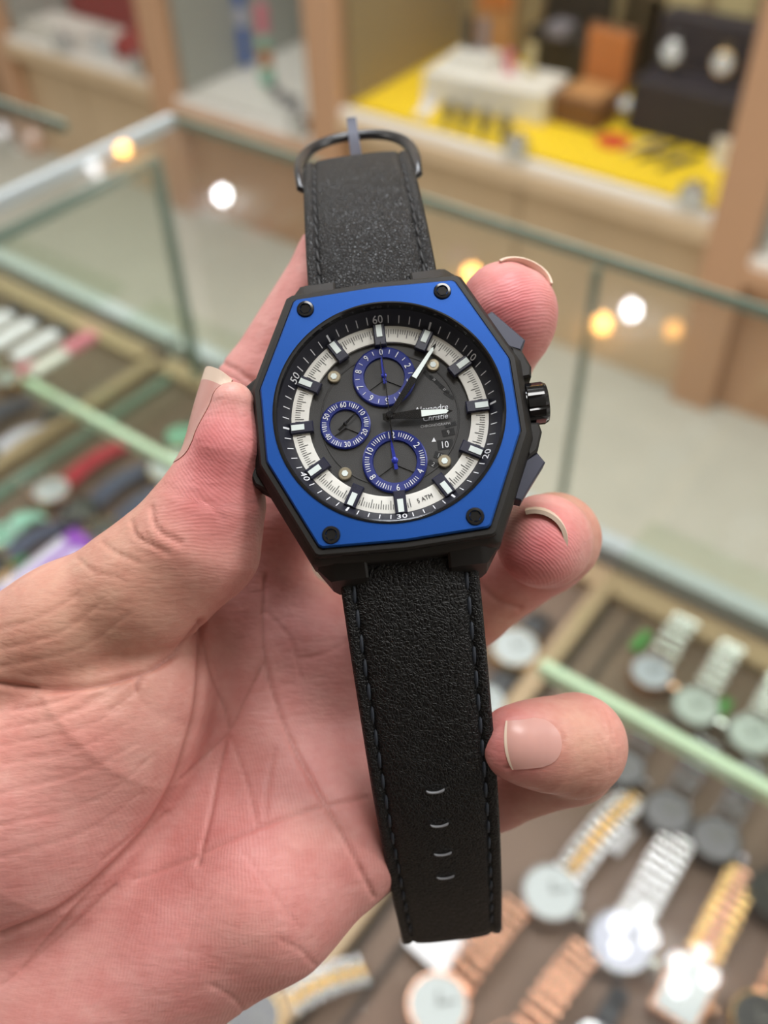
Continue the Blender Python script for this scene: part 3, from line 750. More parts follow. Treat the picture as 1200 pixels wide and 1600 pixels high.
# straps
def crom(pts, n):
    q = spline([(a, b) for a, b in pts], 12); q = np.array(q)
    s = np.concatenate([[0], np.cumsum(np.linalg.norm(np.diff(q, axis=0), axis=1))])
    t = np.linspace(0, s[-1], n); return np.stack([np.interp(t, s, q[:, 0]), np.interp(t, s, q[:, 1])], 1), s[-1]
def strap(name, pts, w0, w1, tmax, sgn, st0, st1, holes=()):
    n = 90; c, L_ = crom(pts, n)
    tan = np.gradient(c, axis=0); tan /= np.linalg.norm(tan, axis=1, keepdims=True)
    nor = np.stack([-tan[:, 1], tan[:, 0]], 1); nor[nor[:, 1] < 0] *= -1
    for i in range(1, n):
        if nor[i].dot(nor[i - 1]) < 0: nor[i] *= -1
    u = np.concatenate([np.linspace(-1, 1, 61)])
    def prof(x, hw, th):
        d = hw - abs(x); e = min(1, d / 0.9); edge = 0.55 * (1 - math.sqrt(max(0, 1 - (1 - e) ** 2)))
        dome = 0.62 * max(0, 1 - (abs(x) / (hw - 2.4)) ** 4) if abs(x) < hw - 2.4 else 0
        gr = -0.42 * math.exp(-((d - 2.2) / 0.38) ** 2)
        return th * .5 - edge + dome * th / 3.4 + gr
    rings = []
    for i in range(n):
        k = i / (n - 1); hw = (w0 + (w1 - w0) * k) / 2; th = tmax * (1 - .28 * k)
        if k > .985: th *= .8
        top = [(x * hw, prof(x * hw, hw, th)) for x in u]; bot = [(x * hw, -th * .5 + (.35 if abs(x) > .97 else 0)) for x in u[::-6]]
        rings.append([(x, c[i, 0] + nor[i, 0] * h, c[i, 1] + nor[i, 1] * h) for x, h in top + bot])
    if sgn > 0: rings = [r[::-1] for r in rings]
    mb = MB(); mb.loft(rings); o = mb.build(name, M['leather'], watch, 50, K)
    def at(s, x, lift):
        k = min(max(s / L_, 0), 1) * (n - 1); i = int(min(k, n - 2)); f = k - i
        cc = c[i] * (1 - f) + c[i + 1] * f; nn = nor[i] * (1 - f) + nor[i + 1] * f; tt = tan[i]
        kk = s / L_; hw = (w0 + (w1 - w0) * kk) / 2
        return cc, nn, tt, hw, tmax * (1 - .28 * kk)
    pitch = 3.5 if sgn > 0 else 4.3; me = None
    s = st0
    st1 = min(st1, L_ - 2.5)
    while s < st1:
        for sx in (-1, 1):
            cc, nn, tt, hw, th = at(s, 0, 0); x = sx * (hw - 2.2); h = prof(x, hw, th)
            X = Vector((1, 0, 0)); T = Vector((0, tt[0], tt[1])); N = Vector((0, nn[0], nn[1]))
            if me is None:
                q = MB(); q.tube([(.16, -1.75, -.18), (.1, -1.2, .1), (0, 0, .2), (-.1, 1.2, .1), (-.16, 1.75, -.18)], [.14, .33, .37, .33, .14], 6); me = q.mesh('stitch', M['thread_black' if sgn > 0 else 'thread'], 60, K)
            mm_ = Matrix(((X[0], T[0], N[0], x * K), (X[1], T[1], N[1], (cc[0] + nn[0] * h) * K), (X[2], T[2], N[2], (cc[1] + nn[1] * h) * K), (0, 0, 0, 1)))
            link('stitch', me, o, mm_)
        s += pitch
    hm = None
    for s in holes:
        cc, nn, tt, hw, th = at(s, 0, 0); h = prof(0, hw, th)
        if hm is None:
            q = MB(); N_ = 24
            el = lambda a, b, z: [(a * math.cos(2 * PI * j / N_) * (1 + .12 * abs(math.sin(4 * PI * j / N_))), b * math.sin(2 * PI * j / N_), z) for j in range(N_)]
            q.loft([el(2.05, 1.05, -.12), el(1.95, .95, .06), el(1.6, .66, .05), el(1.5, .58, -.1)], (False, False), 0)
            q.loft([el(1.62, .68, -.12), el(1.62, .68, .0)], (True, True), 1)
            q.tube([(1.62 * math.cos(a), sgn * -.72 * math.sin(a), .04) for a in np.linspace(.12, PI - .12, 12)], [.1, .2] + [.27] * 8 + [.2, .1], 6, 2)
            hm = q.mesh('hole', [M['leather'], M['hole'], M['lip_highlight']], 50, K)
        mm_ = Matrix(((1, 0, 0, 0), (0, tt[0], nn[0], (cc[0] + nn[0] * h) * K), (0, tt[1], nn[1], (cc[1] + nn[1] * h) * K), (0, 0, 0, 1)))
        link('hole', hm, o, mm_)
    return o, c, nor, tan
TOPP = [(19, -8.2), (27, -8.6), (40, -12.6), (55, -20), (67, -29)]
BOTP = [(-19, -8.2), (-27, -8.8), (-43, -14.5), (-64, -25.7), (-80, -41), (-94, -59)]
up, uc, un, ut = strap('buckle_strap', TOPP, 24.0, 22.6, 3.8, 1, 9.0, 55)
lo, lc, ln_, lt = strap('tip_strap', BOTP, 24.0, 20.6, 3.9, -1, 10.0, 103, holes=(46.5, 54, 61.5, 68.5))
# buckle: oval frame with its tongue, carried by the bar at the end of the upper strap
end = uc[-1]; tn = ut[-1]; nn = un[-1]
def bk(x, s, h): return (x, end[0] + tn[0] * s + nn[0] * h, end[1] + tn[1] * s + nn[1] * h)
path = []
for k in range(41):
    a = PI * k / 40; path.append(bk(-12.3 * math.cos(a) * (1 + .05 * math.sin(a)), -11 + 26.5 * math.sin(a) ** .55, 0.6))
path = [bk(-10.6, -11.5, -.8), bk(-11.9, -11.6, -.2)] + path[1:-1] + [bk(11.9, -11.6, -.2), bk(10.6, -11.5, -.8)]
mb = MB(); mb.tube(path, .85, 12, flat=1.5); mb.tube([bk(-12.2, -4, .3), bk(12.2, -4, .3)], .8, 8)
bkl = mb.build('buckle', M['satin_black'], up, 50, K)
mb = MB(); rings = []
for s, h, w in ((-4, 1.0, 1.2), (2, .9, 1.2), (12, 2.3, 1.1), (15.5, 3.4, 1.1), (17.5, 3.6, 1.05), (19.5, 2.4, 1.0)):
    rings.append([bk(-w, s, h - .45), bk(w, s, h - .45), bk(w, s, h + .45), bk(-w, s, h + .45)])
mb.loft(rings); mb.build('tongue', M['pusher'], bkl, 30, K)
def rbox(c, d, ch=.004, mi=0):
    x, y, z = d; mb = MB(); P_ = lambda k: [(c[0] + sx * (x / 2 - k), c[1] + sy * (y / 2 - k)) for sx, sy in ((-1, -1), (1, -1), (1, 1), (-1, 1))]
    return mb.loft([[(a, b, c[2] - z / 2 + zz) for a, b in P_(k)] for zz, k in ((0, ch), (ch, 0), (z - ch, 0), (z, ch))])
# ------------------------------------------------------------------ the setting
def setting(name, mb, m): return tag(mb.build(name, m), kind='structure')
setting('floor', MB().box((-0.8, 1.4, -0.02), (9, 6.4, 0.04)), M['floor'])
setting('ceiling', MB().box((-0.8, 1.4, 2.80), (9, 6.4, 0.06)), M['ceiling'])
setting('light_blocker', MB().box((-0.8, -1.75, 1.385), (9, 0.1, 2.77)), M['blocker_dark'])  # unseen, added to block world light behind the viewer and darken reflections
setting('wall_back', MB().box((-0.8, 4.55, 1.385), (9, 0.1, 2.77)), M['wall'])

# ceiling lamps: small warm and white downlights in a row, and two clusters over the counter
def lamp(x, y, r, col, watt, label, group):
    t = empty('ceiling_downlight', (x, y, 2.77), label, 'lamp', group)
    MB().lathe([(r * 1.5, -.012), (r * 1.5, 0), (r * 1.05, 0), (r * 1.05, -.012)], 24, caps=(False, False)).build('trim_ring', M['white'], t, 30)
    l = bpy.data.lights.new('bulb', 'POINT'); l.shadow_soft_size = r; l.energy = watt; l.color = col
    o = bpy.data.objects.new('bulb', l); C.objects.link(o); o.parent = t; o.location = (0, 0, -r - .015)
WARM, COOL, WARM2 = (1.0, 0.46, 0.10), (0.95, 0.97, 1.0), (1.0, 0.85, 0.8)
for k_, (x, y, col, w) in enumerate(((-3.98, 3.0, WARM, 2), (-4.15, 2.88, COOL, 2), (-3.21, 2.93, COOL, 2.2), (-1.23, 2.99, WARM, 2), (-1.18, 3.14, COOL, 2.2), (-1.85, 3.01, WARM, 2), (-0.99, 3.11, WARM, .5), (-4.72, 2.8, COOL, .14), (-4.5, 2.83, WARM2, .10), (-4.4, 2.68, COOL, .12), (-3.94, 2.77, COOL, .5))):
    lamp(x, y, 0.03, col, w, ('warm downlight mirrored at the far left glass edge', 'white downlight mirrored at the far left glass edge', 'white downlight mirrored left of the upper strap', 'warm downlight mirrored right of the index finger', 'white downlight mirrored right of the index finger', 'warm downlight mirrored between case and index finger', 'faint warm downlight mirrored farthest right', 'faint white downlight mirrored at the left picture edge', 'faint pinkish downlight mirrored near the left edge', 'faint white downlight mirrored below the pinkish one', 'dimmer white downlight mirrored below the left pair')[k_], 'downlights over the back cabinets')
for k, (cx, cy) in enumerate(((-0.09, 0.95), (0.045, 0.95))):
    t = empty('spotlight_cluster', (cx, cy, 2.77), ('four bulb ceiling spotlight mirrored over the large steel watch', 'four bulb ceiling spotlight mirrored over the rectangular watch')[k], 'lamp')
    rbox((0, 0, -.006), (.14, .14, .012)).build('base_plate', M['white'], t)
    for dx, dy in ((-.035, 0), (.035, .012), (.0, .045), (-.01, -.045)):
        l = bpy.data.lights.new('bulb', 'POINT'); l.shadow_soft_size = .015; l.energy = 0.26; l.color = COOL
        o = bpy.data.objects.new('bulb', l); C.objects.link(o); o.parent = t; o.location = (dx, dy, -.032)

# ------------------------------------------------------------------ wall cabinets behind the aisle
YF = 1.70
def cabinet(x0, x1, zl, label, lining, base, back, seam=None, wood='wood_red', panel='wood', post=0.085):
    t = empty('display_cabinet', (x0, YF, 0), label, 'cabinet'); w = x1 - x0
    def part(n, mb, m, p=t): return mb.build(n, M[m], p)
    part('post', MB().box((post / 2, .02, .82), (post, .08, 1.64)), wood)
    edges = [post] + ([seam - x0] if seam else []) + [w]
    for a, b in zip(edges, edges[1:]):
        part('base_panel', MB().box(((a + b) / 2, .035, (zl - .05) / 2), (b - a - .006, .03, zl - .05)), panel)
    part('ledge', MB().box(((post + w) / 2, .24, zl - .0225), (w - post, .52, .035)), panel)
    part('glazing_rail', MB().box(((post + w) / 2, .0, zl + .004), (w - post, .02, .018)), 'white')
    part('display_floor', MB().box(((post + w) / 2, .25, zl + .006), (w - post - .004, .46, .02)), base)
    part('back_panel', MB().box((w / 2, .50, (1.64 + zl) / 2), (w, .02, 1.64 - zl)), back)
    part('lining_panel', MB().box((post + .008, .25, (1.64 + zl) / 2), (.012, .46, 1.60 - zl)), lining)
    part('top_board', MB().box((w / 2, .25, 1.66), (w, .56, .04)), wood)
    for a, b in zip(edges, edges[1:]):
        part('glass_door', MB().box(((a + b) / 2, .0, (1.62 + zl) / 2 + .01), (b - a - .008, .005, 1.60 - zl)), 'glass')
    for a in edges[1:-1] + [edges[-1] - .05]:
        c = MB(); c.box((a, -.004, zl + .035), (.05, .026, .035)); c.lathe([(.014, 0), (.014, .012), (.008, .016)], 16, (a, -.004, zl + .05)); c.build('door_clip', M['steel'], t, 30)
    l = bpy.data.lights.new('cabinet_strip_light', 'AREA'); l.shape = 'RECTANGLE'; l.size = w - .15; l.size_y = .05; l.energy = 4.6 * w; l.color = (1, .95, .86)
    o = bpy.data.objects.new('cabinet_strip_light', l); C.objects.link(o); o.parent = t; o.location = (w / 2 + .04, .12, 1.6)
    return t
cabinet(-3.55, -2.765, .345, 'plain wooden cabinet end at the far left edge', 'grey_back', 'white', 'grey_back', None, 'wood_brown', 'wood_brown')
cabinet(-2.765, -2.06, .345, 'wooden wall cabinet with red lined niche and white shelf, far left', 'grey_back', 'white', 'red', -2.42)
cabinet(-2.06, -1.50, .318, 'wooden wall cabinet with grey backed niche and white floor, left of buckle', 'grey_back', 'white', 'grey_back', None, 'wood_red', 'wood_red')
cabinet(-1.50, -0.51, .412, 'wooden wall cabinet with bright yellow display floor', 'print_brown', 'yellow', 'beige', -0.945)
cabinet(-0.51, 0.40, .352, 'wooden wall cabinet with pale grey interior at the right edge', 'grey_back', 'white', 'grey_back', None, 'wood_red', 'wood_red')
# printed skyline on the backdrop of the yellow niche
sk = MB(); rs = random.Random(3)
x = -1.40
while x < -.52:
    w = rs.uniform(.02, .06); h = rs.uniform(.10, .30)
    sk.box((x + w / 2, YF + .487, .43 + h / 2), (w, .004, h)); x += w * rs.uniform(.9, 1.5)
sk.box((-.66, YF + .487, .75), (.045, .004, .64)); sk.box((-.92, YF + .487, .58), (.09, .004, .30))
o = sk.build('printed_skyline', M['print_brown']); tag(o, 'brown skyline print on the beige back wall of the yellow niche', 'print')
# things in the yellow niche
ZN = .429
def thing(name, label, cat, loc, parts, group=None, rz=0.0):
    t = empty(name, Matrix.Translation(loc) @ Matrix.Rotation(rz, 4, 'Z'), label, cat, group)
    for n, mb, m in parts: mb.build(n, M[m], t, 35)
    return t
thing('plinth', 'cream white display block on the yellow floor', 'plinth', (-1.13, 1.90, ZN), [('block', rbox((0, 0, .035), (.30, .13, .07)), 'white'), ('step', rbox((-.06, .02, .085), (.10, .06, .03)), 'white')], rz=.1)
thing('picture_card', 'upright orange and cream picture card behind the white block', 'card', (-1.23, 2.05, ZN), [('card', rbox((0, 0, .13), (.10, .012, .26)), 'box_tan'), ('picture', rbox((0, -.008, .2), (.085, .006, .10)), 'orange'), ('foot', rbox((0, .02, .006), (.06, .06, .012)), 'box_tan')])
thing('watch_box', 'open black watch box behind the white block', 'box', (-1.06, 2.09, ZN), [('base', rbox((0, 0, .06), (.17, .06, .12)), 'black'), ('lid', rbox((0, .045, .16), (.17, .015, .22)), 'black'), ('cushion', rbox((0, -.03, .13), (.05, .05, .03)), 'dial_grey')])
for k, (dx, m) in enumerate(((-.08, 'dial_dark'), (-.045, 'dial_grey'), (.075, 'beige'), (.03, 'pink'))):
    thing('stand_card', ('slim black card', 'slim grey card', 'slim cream card', 'small pink card')[k] + ' standing on the white block in the yellow niche', 'card', (-1.13 + dx, 1.905 + (.004, .01, .014, .0)[k], ZN + .071 + (.03 if k < 2 else 0)), [('panel', rbox((0, 0, .035 - .01 * (k == 3)), (.022, .006, .07 - .02 * (k == 3)), .001), m), ('foot', rbox((0, .008, .002), (.02, .02, .004), .001), m)])
thing('watch_box', 'open brown watch box with tan lining on the yellow floor', 'box', (-.915, 1.97, ZN), [('base', rbox((0, -.03, .03), (.115, .11, .06)), 'box_brown'), ('cushion', rbox((0, -.03, .062), (.095, .09, .012)), 'box_tan'), ('lid', rbox((0, .045, .11), (.115, .018, .13)), 'box_brown'), ('lid_lining', rbox((0, .033, .11), (.10, .008, .115)), 'orange')], rz=-.05)
t = thing('display_stand', 'dark navy cushioned stand holding two watches', 'stand', (-.70, 2.03, ZN), [('base', rbox((0, -.04, .055), (.235, .11, .11)), 'navy'), ('back_cushion', rbox((0, .03, .14), (.235, .06, .15)), 'navy')])
for k, x in enumerate((-.765, -.655)):
    tt = empty('pocket_watch', Matrix.Translation((x, 1.992, ZN + .155)) @ Matrix.Rotation(PI / 2.4, 4, 'X'), ('silver', 'golden')[k] + ' watch on the navy stand, ' + ('left', 'right') [k] + ' of the pair', 'watch', 'watches on the navy stand')
    MB().lathe([(.019, 0), (.023, .003), (.023, .008), (.018, .010)], 24).build('case', M[('steel', 'gold')[k]], tt, 30); MB().lathe([(.0185, .0101), (.0184, .0108)], 24).build('dial', M['dial_white'], tt, 30)
    MB().lathe([(.008, .004), (.008, .007), (.006, .007), (.006, .004)], 12, (0, .028, 0), (False, False)).build('bow', M[('steel', 'gold')[k]], tt, 30)
for k, x in enumerate((-1.175, -1.13, -1.08, -1.03)):
    b = MB(); b.tube([(-.035, .05, .005), (-.014, .018, .012), (.010, -.02, .012), (.028, -.055, .005)], [.008, .011, .011, .008], 8, flat=.6)
    tt = empty('strap_watch', (x, 1.785, ZN + .004), 'dark strap watch lying on the yellow floor, ' + ('leftmost', 'second from left', 'third from left', 'rightmost')[k] + ' of the four', 'watch', 'dark watches on the yellow floor')
    b.build('strap', M['strap_dark'], tt, 40); MB().lathe([(.014, .012), (.015, .019), (.012, .021)], 20).build('case', M['dial_dark'], tt, 30)
thing('price_tag', 'white paper tag at the left end of the yellow floor', 'tag', (-1.235, 1.775, ZN), [('card', rbox((0, 0, .004), (.03, .07, .006), .001), 'tag_white'), ('fold', rbox((0, .03, .018), (.03, .004, .03), .001), 'tag_white')], rz=.3)
for k, (x, y) in enumerate(((-.84, 1.98), (-.795, 1.975))):
    tt = empty('ring_watch', (x, y, ZN), 'small pale metal watch standing before the navy stand, ' + ('left one', 'right one')[k], 'watch', 'pair of pale watches on the yellow floor')
    MB().lathe([(.016, -.012), (.019, -.012), (.019, .012), (.016, .012), (.016, -.012)], 24, caps=(False, False)).build('bracelet', M[('steel', 'gold')[k]], tt, 30, 1.0, Matrix.Translation((0, 0, .021)) @ Matrix.Rotation(PI / 2, 4, 'X') @ Matrix.Rotation(.4, 4, 'Y'))
    MB().lathe([(.014, -.003), (.014, .004), (.011, .005)], 20).build('case', M['dial_white'], tt, 30, 1.0, Matrix.Translation((0, -.01, .04)) @ Matrix.Rotation(.7, 4, 'X'))
st = MB(); st.lathe([(.036, 0), (.036, .003)], 28); t = thing('price_sticker', 'round red price sticker on the yellow floor', 'sticker', (-.813, 1.87, ZN), [('disc', st, 'sticker')])
for k, (x, y, m) in enumerate(((-.745, 1.872, 'beige'), (-.705, 1.865, 'strap_dark'), (-.655, 1.85, 'strap_dark'))):
    b = MB(); b.tube([(-.02, -.05, .004), (-.006, -.015, .007), (.008, .018, .007), (.02, .05, .004)], [.007, .010, .010, .007], 8, flat=.6)
    tt = empty('strap_watch', (x, y, ZN), ('pale', 'slim dark', 'wide dark')[k] + ' strap watch slanting on the yellow floor beside the right post', 'watch', 'slanting watches on the yellow floor')
    b.build('strap', M[m], tt, 40); MB().lathe([(.010, .007), (.011, .012), (.008, .014)], 20).build('case', M['dial_grey'], tt, 30)
thing('price_tag', 'white paper tag beside the right post of the yellow niche', 'tag', (-.585, 1.88, ZN), [('card', rbox((0, 0, .03), (.03, .004, .06), .001), 'tag_white'), ('foot', rbox((0, .012, .002), (.03, .03, .004), .001), 'tag_white')])
# grey niche
def tower(x, y, cols, label, s=.026, h=.05, z=.345):
    thing('stand_watch', label, 'watch', (x, y, z), [(('strap', 'case', 'strap', 'buckle', 'foot', 'foot')[i % 6], rbox((0, 0, h * (i + .5)), (s, s * .7, h * .96)), c) for i, c in enumerate(cols)])
tower(-1.94, 1.93, ['blue', 'blue', 'dial_lav', 'blue', 'blue', 'dial_lav'], 'tall blue and silver watch column in the grey niche')
tower(-1.835, 1.90, ['orange', 'orange', 'teal', 'pink', 'pink'], 'orange, mint and pink watch column in the grey niche', .028, .036)
thing('card_box', 'small mint box on the white floor of the grey niche', 'box', (-1.80, 1.86, .345), [('body', rbox((0, 0, .016), (.03, .03, .03)), 'teal'), ('lid', rbox((0, 0, .034), (.032, .032, .006), .001), 'teal')])
thing('trophy_watch', 'round blue dial watch on a dark stand in the grey niche', 'watch', (-1.72, 2.02, .345), [('stand', rbox((0, 0, .08), (.08, .05, .16)), 'dial_grey'), ('dial', MB().lathe([(.03, 0), (.03, .012), (.02, .016)], 24, (0, 0, 0)), 'blue')])
for k, (x, y) in enumerate(((-1.74, 1.82), (-1.69, 1.80), (-1.65, 1.79), (-1.62, 1.76))):
    tt = empty('strap_watch', (x, y, .345), 'grey metal watch on the white niche floor, ' + ('farthest', 'second', 'third', 'nearest')[k] + ' of the row by the post', 'watch', 'grey watches on the white niche floor')
    b = MB(); b.tube([(-.03, .02, .004), (-.01, .006, .016), (.01, -.004, .016), (.03, -.02, .004)], [.006, .009, .009, .006], 8, flat=.6); b.build('bracelet', M['dial_grey'], tt, 40)
    MB().lathe([(.015, .012), (.016, .02), (.012, .022)], 20).build('case', M['steel' if k % 2 else 'blackmetal'], tt, 30)
# red niche
thing('price_tag', 'cream card standing on the white shelf of the red niche', 'card', (-2.30, 1.74, .363), [('card', rbox((0, 0, .02), (.09, .004, .04), .001), 'dial_white'), ('foot', rbox((0, .012, .002), (.05, .03, .004), .001), 'dial_white')])
thing('display_block', 'white display slab in the red lined niche', 'plinth', (-2.53, 1.80, .364), [('slab', rbox((0, 0, .012), (.24, .12, .024)), 'white'), ('lip', rbox((0, -.055, .028), (.24, .01, .01), .002), 'white')])
thing('backdrop_board', 'red board with draped edge at the back of the left niche', 'board', (-2.365, 1.92, .364), [('board', rbox((0, 0, .14), (.56, .02, .28)), 'red'), ('foot', rbox((0, .03, .006), (.56, .05, .012)), 'red')])
thing('folded_cloth', 'small red cloth heap before the red board', 'cloth', (-2.22, 1.83, .364), [('cloth', MB().lathe([(.09, 0), (.085, .03), (.05, .05), (.02, .055)], 20), 'red'), ('fold', MB().tube([(-.08, -.05, .015), (0, -.09, .013), (.08, -.05, .015)], .012, 8), 'red')])

# ------------------------------------------------------------------ the showcase in front of the viewer
ZT = .70
def counter(name, x0, x1, label, shelves):
    t = empty(name, (x0, 0, 0), label, 'showcase'); w = x1 - x0
    def part(n, mb, m): return mb.build(n, M[m], t)
    part('carcass', MB().box((w / 2, .17, .34), (w, .74, .68)), 'wood')
    part('tray', MB().box((w / 2, .17, ZT - .01), (w - .004, .736, .02)), 'tray')
    part('rear_beam', MB().box((w / 2, .512, ZT + .004), (w - .02, .022, .012)), 'beam')
    part('rear_rail', MB().box((w / 2, .548, ZT + .004), (w, .018, .022)), 'edge_white')
    l = bpy.data.lights.new('case_fill_light', 'AREA'); l.shape = 'RECTANGLE'; l.size = w - .1; l.size_y = .03; l.energy = .5 * w; l.color = (1, 1, .96)  # added fill inside the case to brighten the tray, kept out of view
    o = bpy.data.objects.new('case_fill_light', l); C.objects.link(o); o.parent = t; o.location = (w / 2, -.14, .95); o.rotation_euler = (.75, 0, 0)
    part('fill_light_rail', MB().box((w / 2, -.165, .952), (w - .06, .02, .02)), 'alu')  # added only to carry the fill light
    for a, b in shelves:
        sh = part('glass_shelf', MB().box(((a + b) / 2 - x0, .435, .786), (b - a, .16, .007)), 'glass_green')
        MB().box(((a + b) / 2 - x0, .352, .786), (b - a, .007, .011)).build('shelf_edge', M['glass_edge'], sh)
    return t
def part_of(t, n, c, d, m, rz=0): return MB().box((c[0] - t.matrix_world.translation.x, c[1], c[2]), d, rz).build(n, M[m], t)
c1 = counter('showcase', -.70, .85, 'glass topped showcase with brown tray of watches under the hand', ((-.68, -.47), (-.148, .83)))
part_of(c1, 'glass_top', (.09, .15, .966), (1.47, .79, .008), 'glass')
for a, b in (((.09, .546, .966), (1.47, .003, .008)), ((-.646, .15, .966), (.008, .79, .010))): part_of(c1, 'glass_top_edge', a, b, 'edge_white' if b[1] > .1 else 'glass_edge_dark')
part_of(c1, 'rear_glass', (-.435, .542, .835), (.40, .006, .25), 'glass'); part_of(c1, 'rear_glass', (.30, .542, .835), (1.06, .006, .25), 'glass')
part_of(c1, 'glass_joint', (-.233, .542, .835), (.004, .008, .25), 'glass_edge_dark')
part_of(c1, 'side_glass', (-.641, .14, .82), (.006, .745, .24), 'glass_green')
part_of(c1, 'side_glass_edge', (-.641, .14, .943), (.007, .745, .008), 'glass_edge_dark'); part_of(c1, 'side_glass_edge', (-.641, .514, .82), (.007, .008, .25), 'glass_edge_dark')
part_of(c1, 'tray_seam', (-.158, .15, ZT + .001), (.006, .70, .003), 'tray_dark'); part_of(c1, 'tray_seam', (-.136, .15, ZT + .001), (.004, .70, .003), 'tray_dark')
part_of(c1, 'tray_beam', (-.168, .16, ZT + .006), (.014, .70, .014), 'beam')
part_of(c1, 'tray_beam', (-.70, .16, ZT + .006), (.014, .70, .014), 'beam'); part_of(c1, 'tray_beam', (-.672, .16, ZT + .003), (.010, .70, .008), 'glass_edge_dark')
c2 = counter('showcase', -1.75, -.711, 'second showcase joined to the left of the first, dark brown tray', ((-1.73, -.73),))
part_of(c2, 'glass_top', (-1.226, .10, .966), (1.028, .76, .008), 'glass'); part_of(c2, 'glass_top_edge', (-1.226, .482, .966), (1.028, .004, .008), 'glass_edge_dark')

# watches on the trays
def watch_on_tray(x, y, label, dia=.036, case='steel', dial='dial_white', band='steel', mid=None, bl=.06, leather=False, rect=False, rz=0.0, bw=.019, z=ZT, tilt=0.0, group='watches on the showcase tray'):
    t = empty('tray_watch', Matrix.Translation((x, y, z)) @ Matrix.Rotation(rz, 4, 'Z') @ Matrix.Rotation(tilt, 4, 'X'), label, 'watch', group)
    r = dia / 2
    if rect:
        cs = rbox((0, 0, .009), (dia * .82, dia * 1.15, .009), .0015); dl = rbox((0, 0, .0142), (dia * .66, dia * .98, .0012), .0003); gl = MB().box((0, 0, .0153), (dia * .7, dia * 1.02, .0004))
    else:
        cs = MB().lathe([(r * .8, .004), (r, .007), (r, .012), (r * .93, .0148), (r * .86, .0148), (r * .86, .0125)], 36); dl = MB().lathe([(r * .85, .0135), (r * .85, .0142)], 36); gl = MB().lathe([(r * .88, .0150), (r * .88, .0153)], 36)
    c_ = cs.build('case', M[case], t, 30); dl.build('dial', M[dial], t, 30); gl.build('crystal', M['glass'], t, 30)
    MB().lathe([(.0028, 0), (.0028, .004), (.002, .0045)], 10).build('crown', M[case], t, 30, 1.0, Matrix.Translation((r * (.84 if rect else 1.0), 0, .010)) @ Matrix.Rotation(PI / 2, 4, 'Y'))
    for nme, a, l_ in (('hour_hand', 2.2, .5), ('minute_hand', .9, .72)):
        MB().box((l_ * r * .4 * math.cos(a), l_ * r * .4 * math.sin(a), .0146), (l_ * r * .8, .0011, .0003), a).build(nme, M['dial_dark' if dial not in ('dial_dark', 'dial_grey') else 'steel'], t)
    r0 = r * (1.15 if rect else 1.0) * .97
    if leather:
        n = 14; rings = []
        for i in range(n + 1):
            s = i / n; yy = r0 - .003 + bl * s; zz = .009 + .006 * math.sin(PI * min(1, s * 1.1)) - .006 * s; hw = bw / 2 * (1 - .12 * s)
            rings.append([(-hw, yy, zz), (hw, yy, zz), (hw * .9, yy, zz + .003), (-hw * .9, yy, zz + .003)])
        MB().loft(rings).build('strap', M[band], t, 40)
    else:
        n = max(4, int(bl / .0062)); lk = MB()
        for sx, w_, mi in ((-1, .3, 0), (0, .36, 1), (1, .3, 0)):
            hw = bw * w_ / 2; cx = sx * bw * .335; prof = [(-.0027, -.0014), (.0027, -.0014)] + [(.0027 * math.cos(q_), -.0006 + .0022 * math.sin(q_)) for q_ in (.25, .75, 1.25, 1.89, 2.39, 2.89)]
            lk.loft([[(cx - hw, a, b) for a, b in prof], [(cx + hw, a, b) for a, b in prof]], mi=mi)
        me = lk.mesh('link', [M[band], M[mid or band]], 30)
        for i in range(n):
            s = i / (n - 1); yy = r0 + .001 + bl * s; zz = .009 + .010 * math.sin(PI * min(1, s * .95)) - .004 * s
            sl = .010 * PI * .95 * math.cos(PI * min(1, s * .95)) / bl
            link('link', me, t, Matrix.Translation((0, yy, zz)) @ Matrix.Rotation(math.atan(sl), 4, 'X'))
    return t
watch_on_tray(-.100, .446, 'steel watch with lavender dial, nearest the finger in the rear row', .034, 'rose', 'dial_lav', 'steel', bl=.055, bw=.021)
watch_on_tray(-.061, .437, 'steel watch with pale grey dial, second in the rear row', .036, 'steel', 'dial_white', 'steel', bl=.06)
watch_on_tray(-.020, .438, 'steel watch with white dial in the rear row at the right edge', .036, 'steel', 'dial_white', 'steel', bl=.05)
watch_on_tray(-.080, .362, 'black watch half hidden by the little finger', .030, 'blackmetal', 'dial_grey', 'blackmetal', bl=.04)
watch_on_tray(-.042, .349, 'black watch with grey dial and glittering bracelet, left of the pair', .034, 'blackmetal', 'dial_grey', 'blackmetal', bl=.055)
watch_on_tray(-.009, .350, 'black watch with grey dial and glittering bracelet, right of the pair', .034, 'blackmetal', 'dial_grey', 'blackmetal', bl=.055)
watch_on_tray(.034, .337, 'black watch cut off by the right edge of the picture', .034, 'blackmetal', 'dial_dark', 'blackmetal', bl=.05)
watch_on_tray(-.077, .257, 'white dial watch with two tone steel and gold bracelet', .039, 'steel', 'dial_white', 'steel', 'gold', bl=.075, bw=.021, rz=-.12)
watch_on_tray(-.029, .256, 'large steel watch with white dial and spotlight glare', .041, 'steel', 'dial_lav', 'steel', bl=.075, bw=.023)
watch_on_tray(.014, .253, 'rectangular rose gold watch with white dial', .036, 'rose', 'dial_white', 'gold', 'rose', bl=.07, rect=True, bw=.021)
watch_on_tray(-.097, .161, 'rose gold watch with cream dial at the bottom edge below the strap', .038, 'rose', 'dial_white', 'rose', bl=.06, bw=.021, rz=-.08)
watch_on_tray(-.050, .165, 'rose gold bracelet watch at the bottom edge, right of the cream dial', .034, 'rose', 'dial_dark', 'rose', bl=.06, bw=.02, rz=-.08)
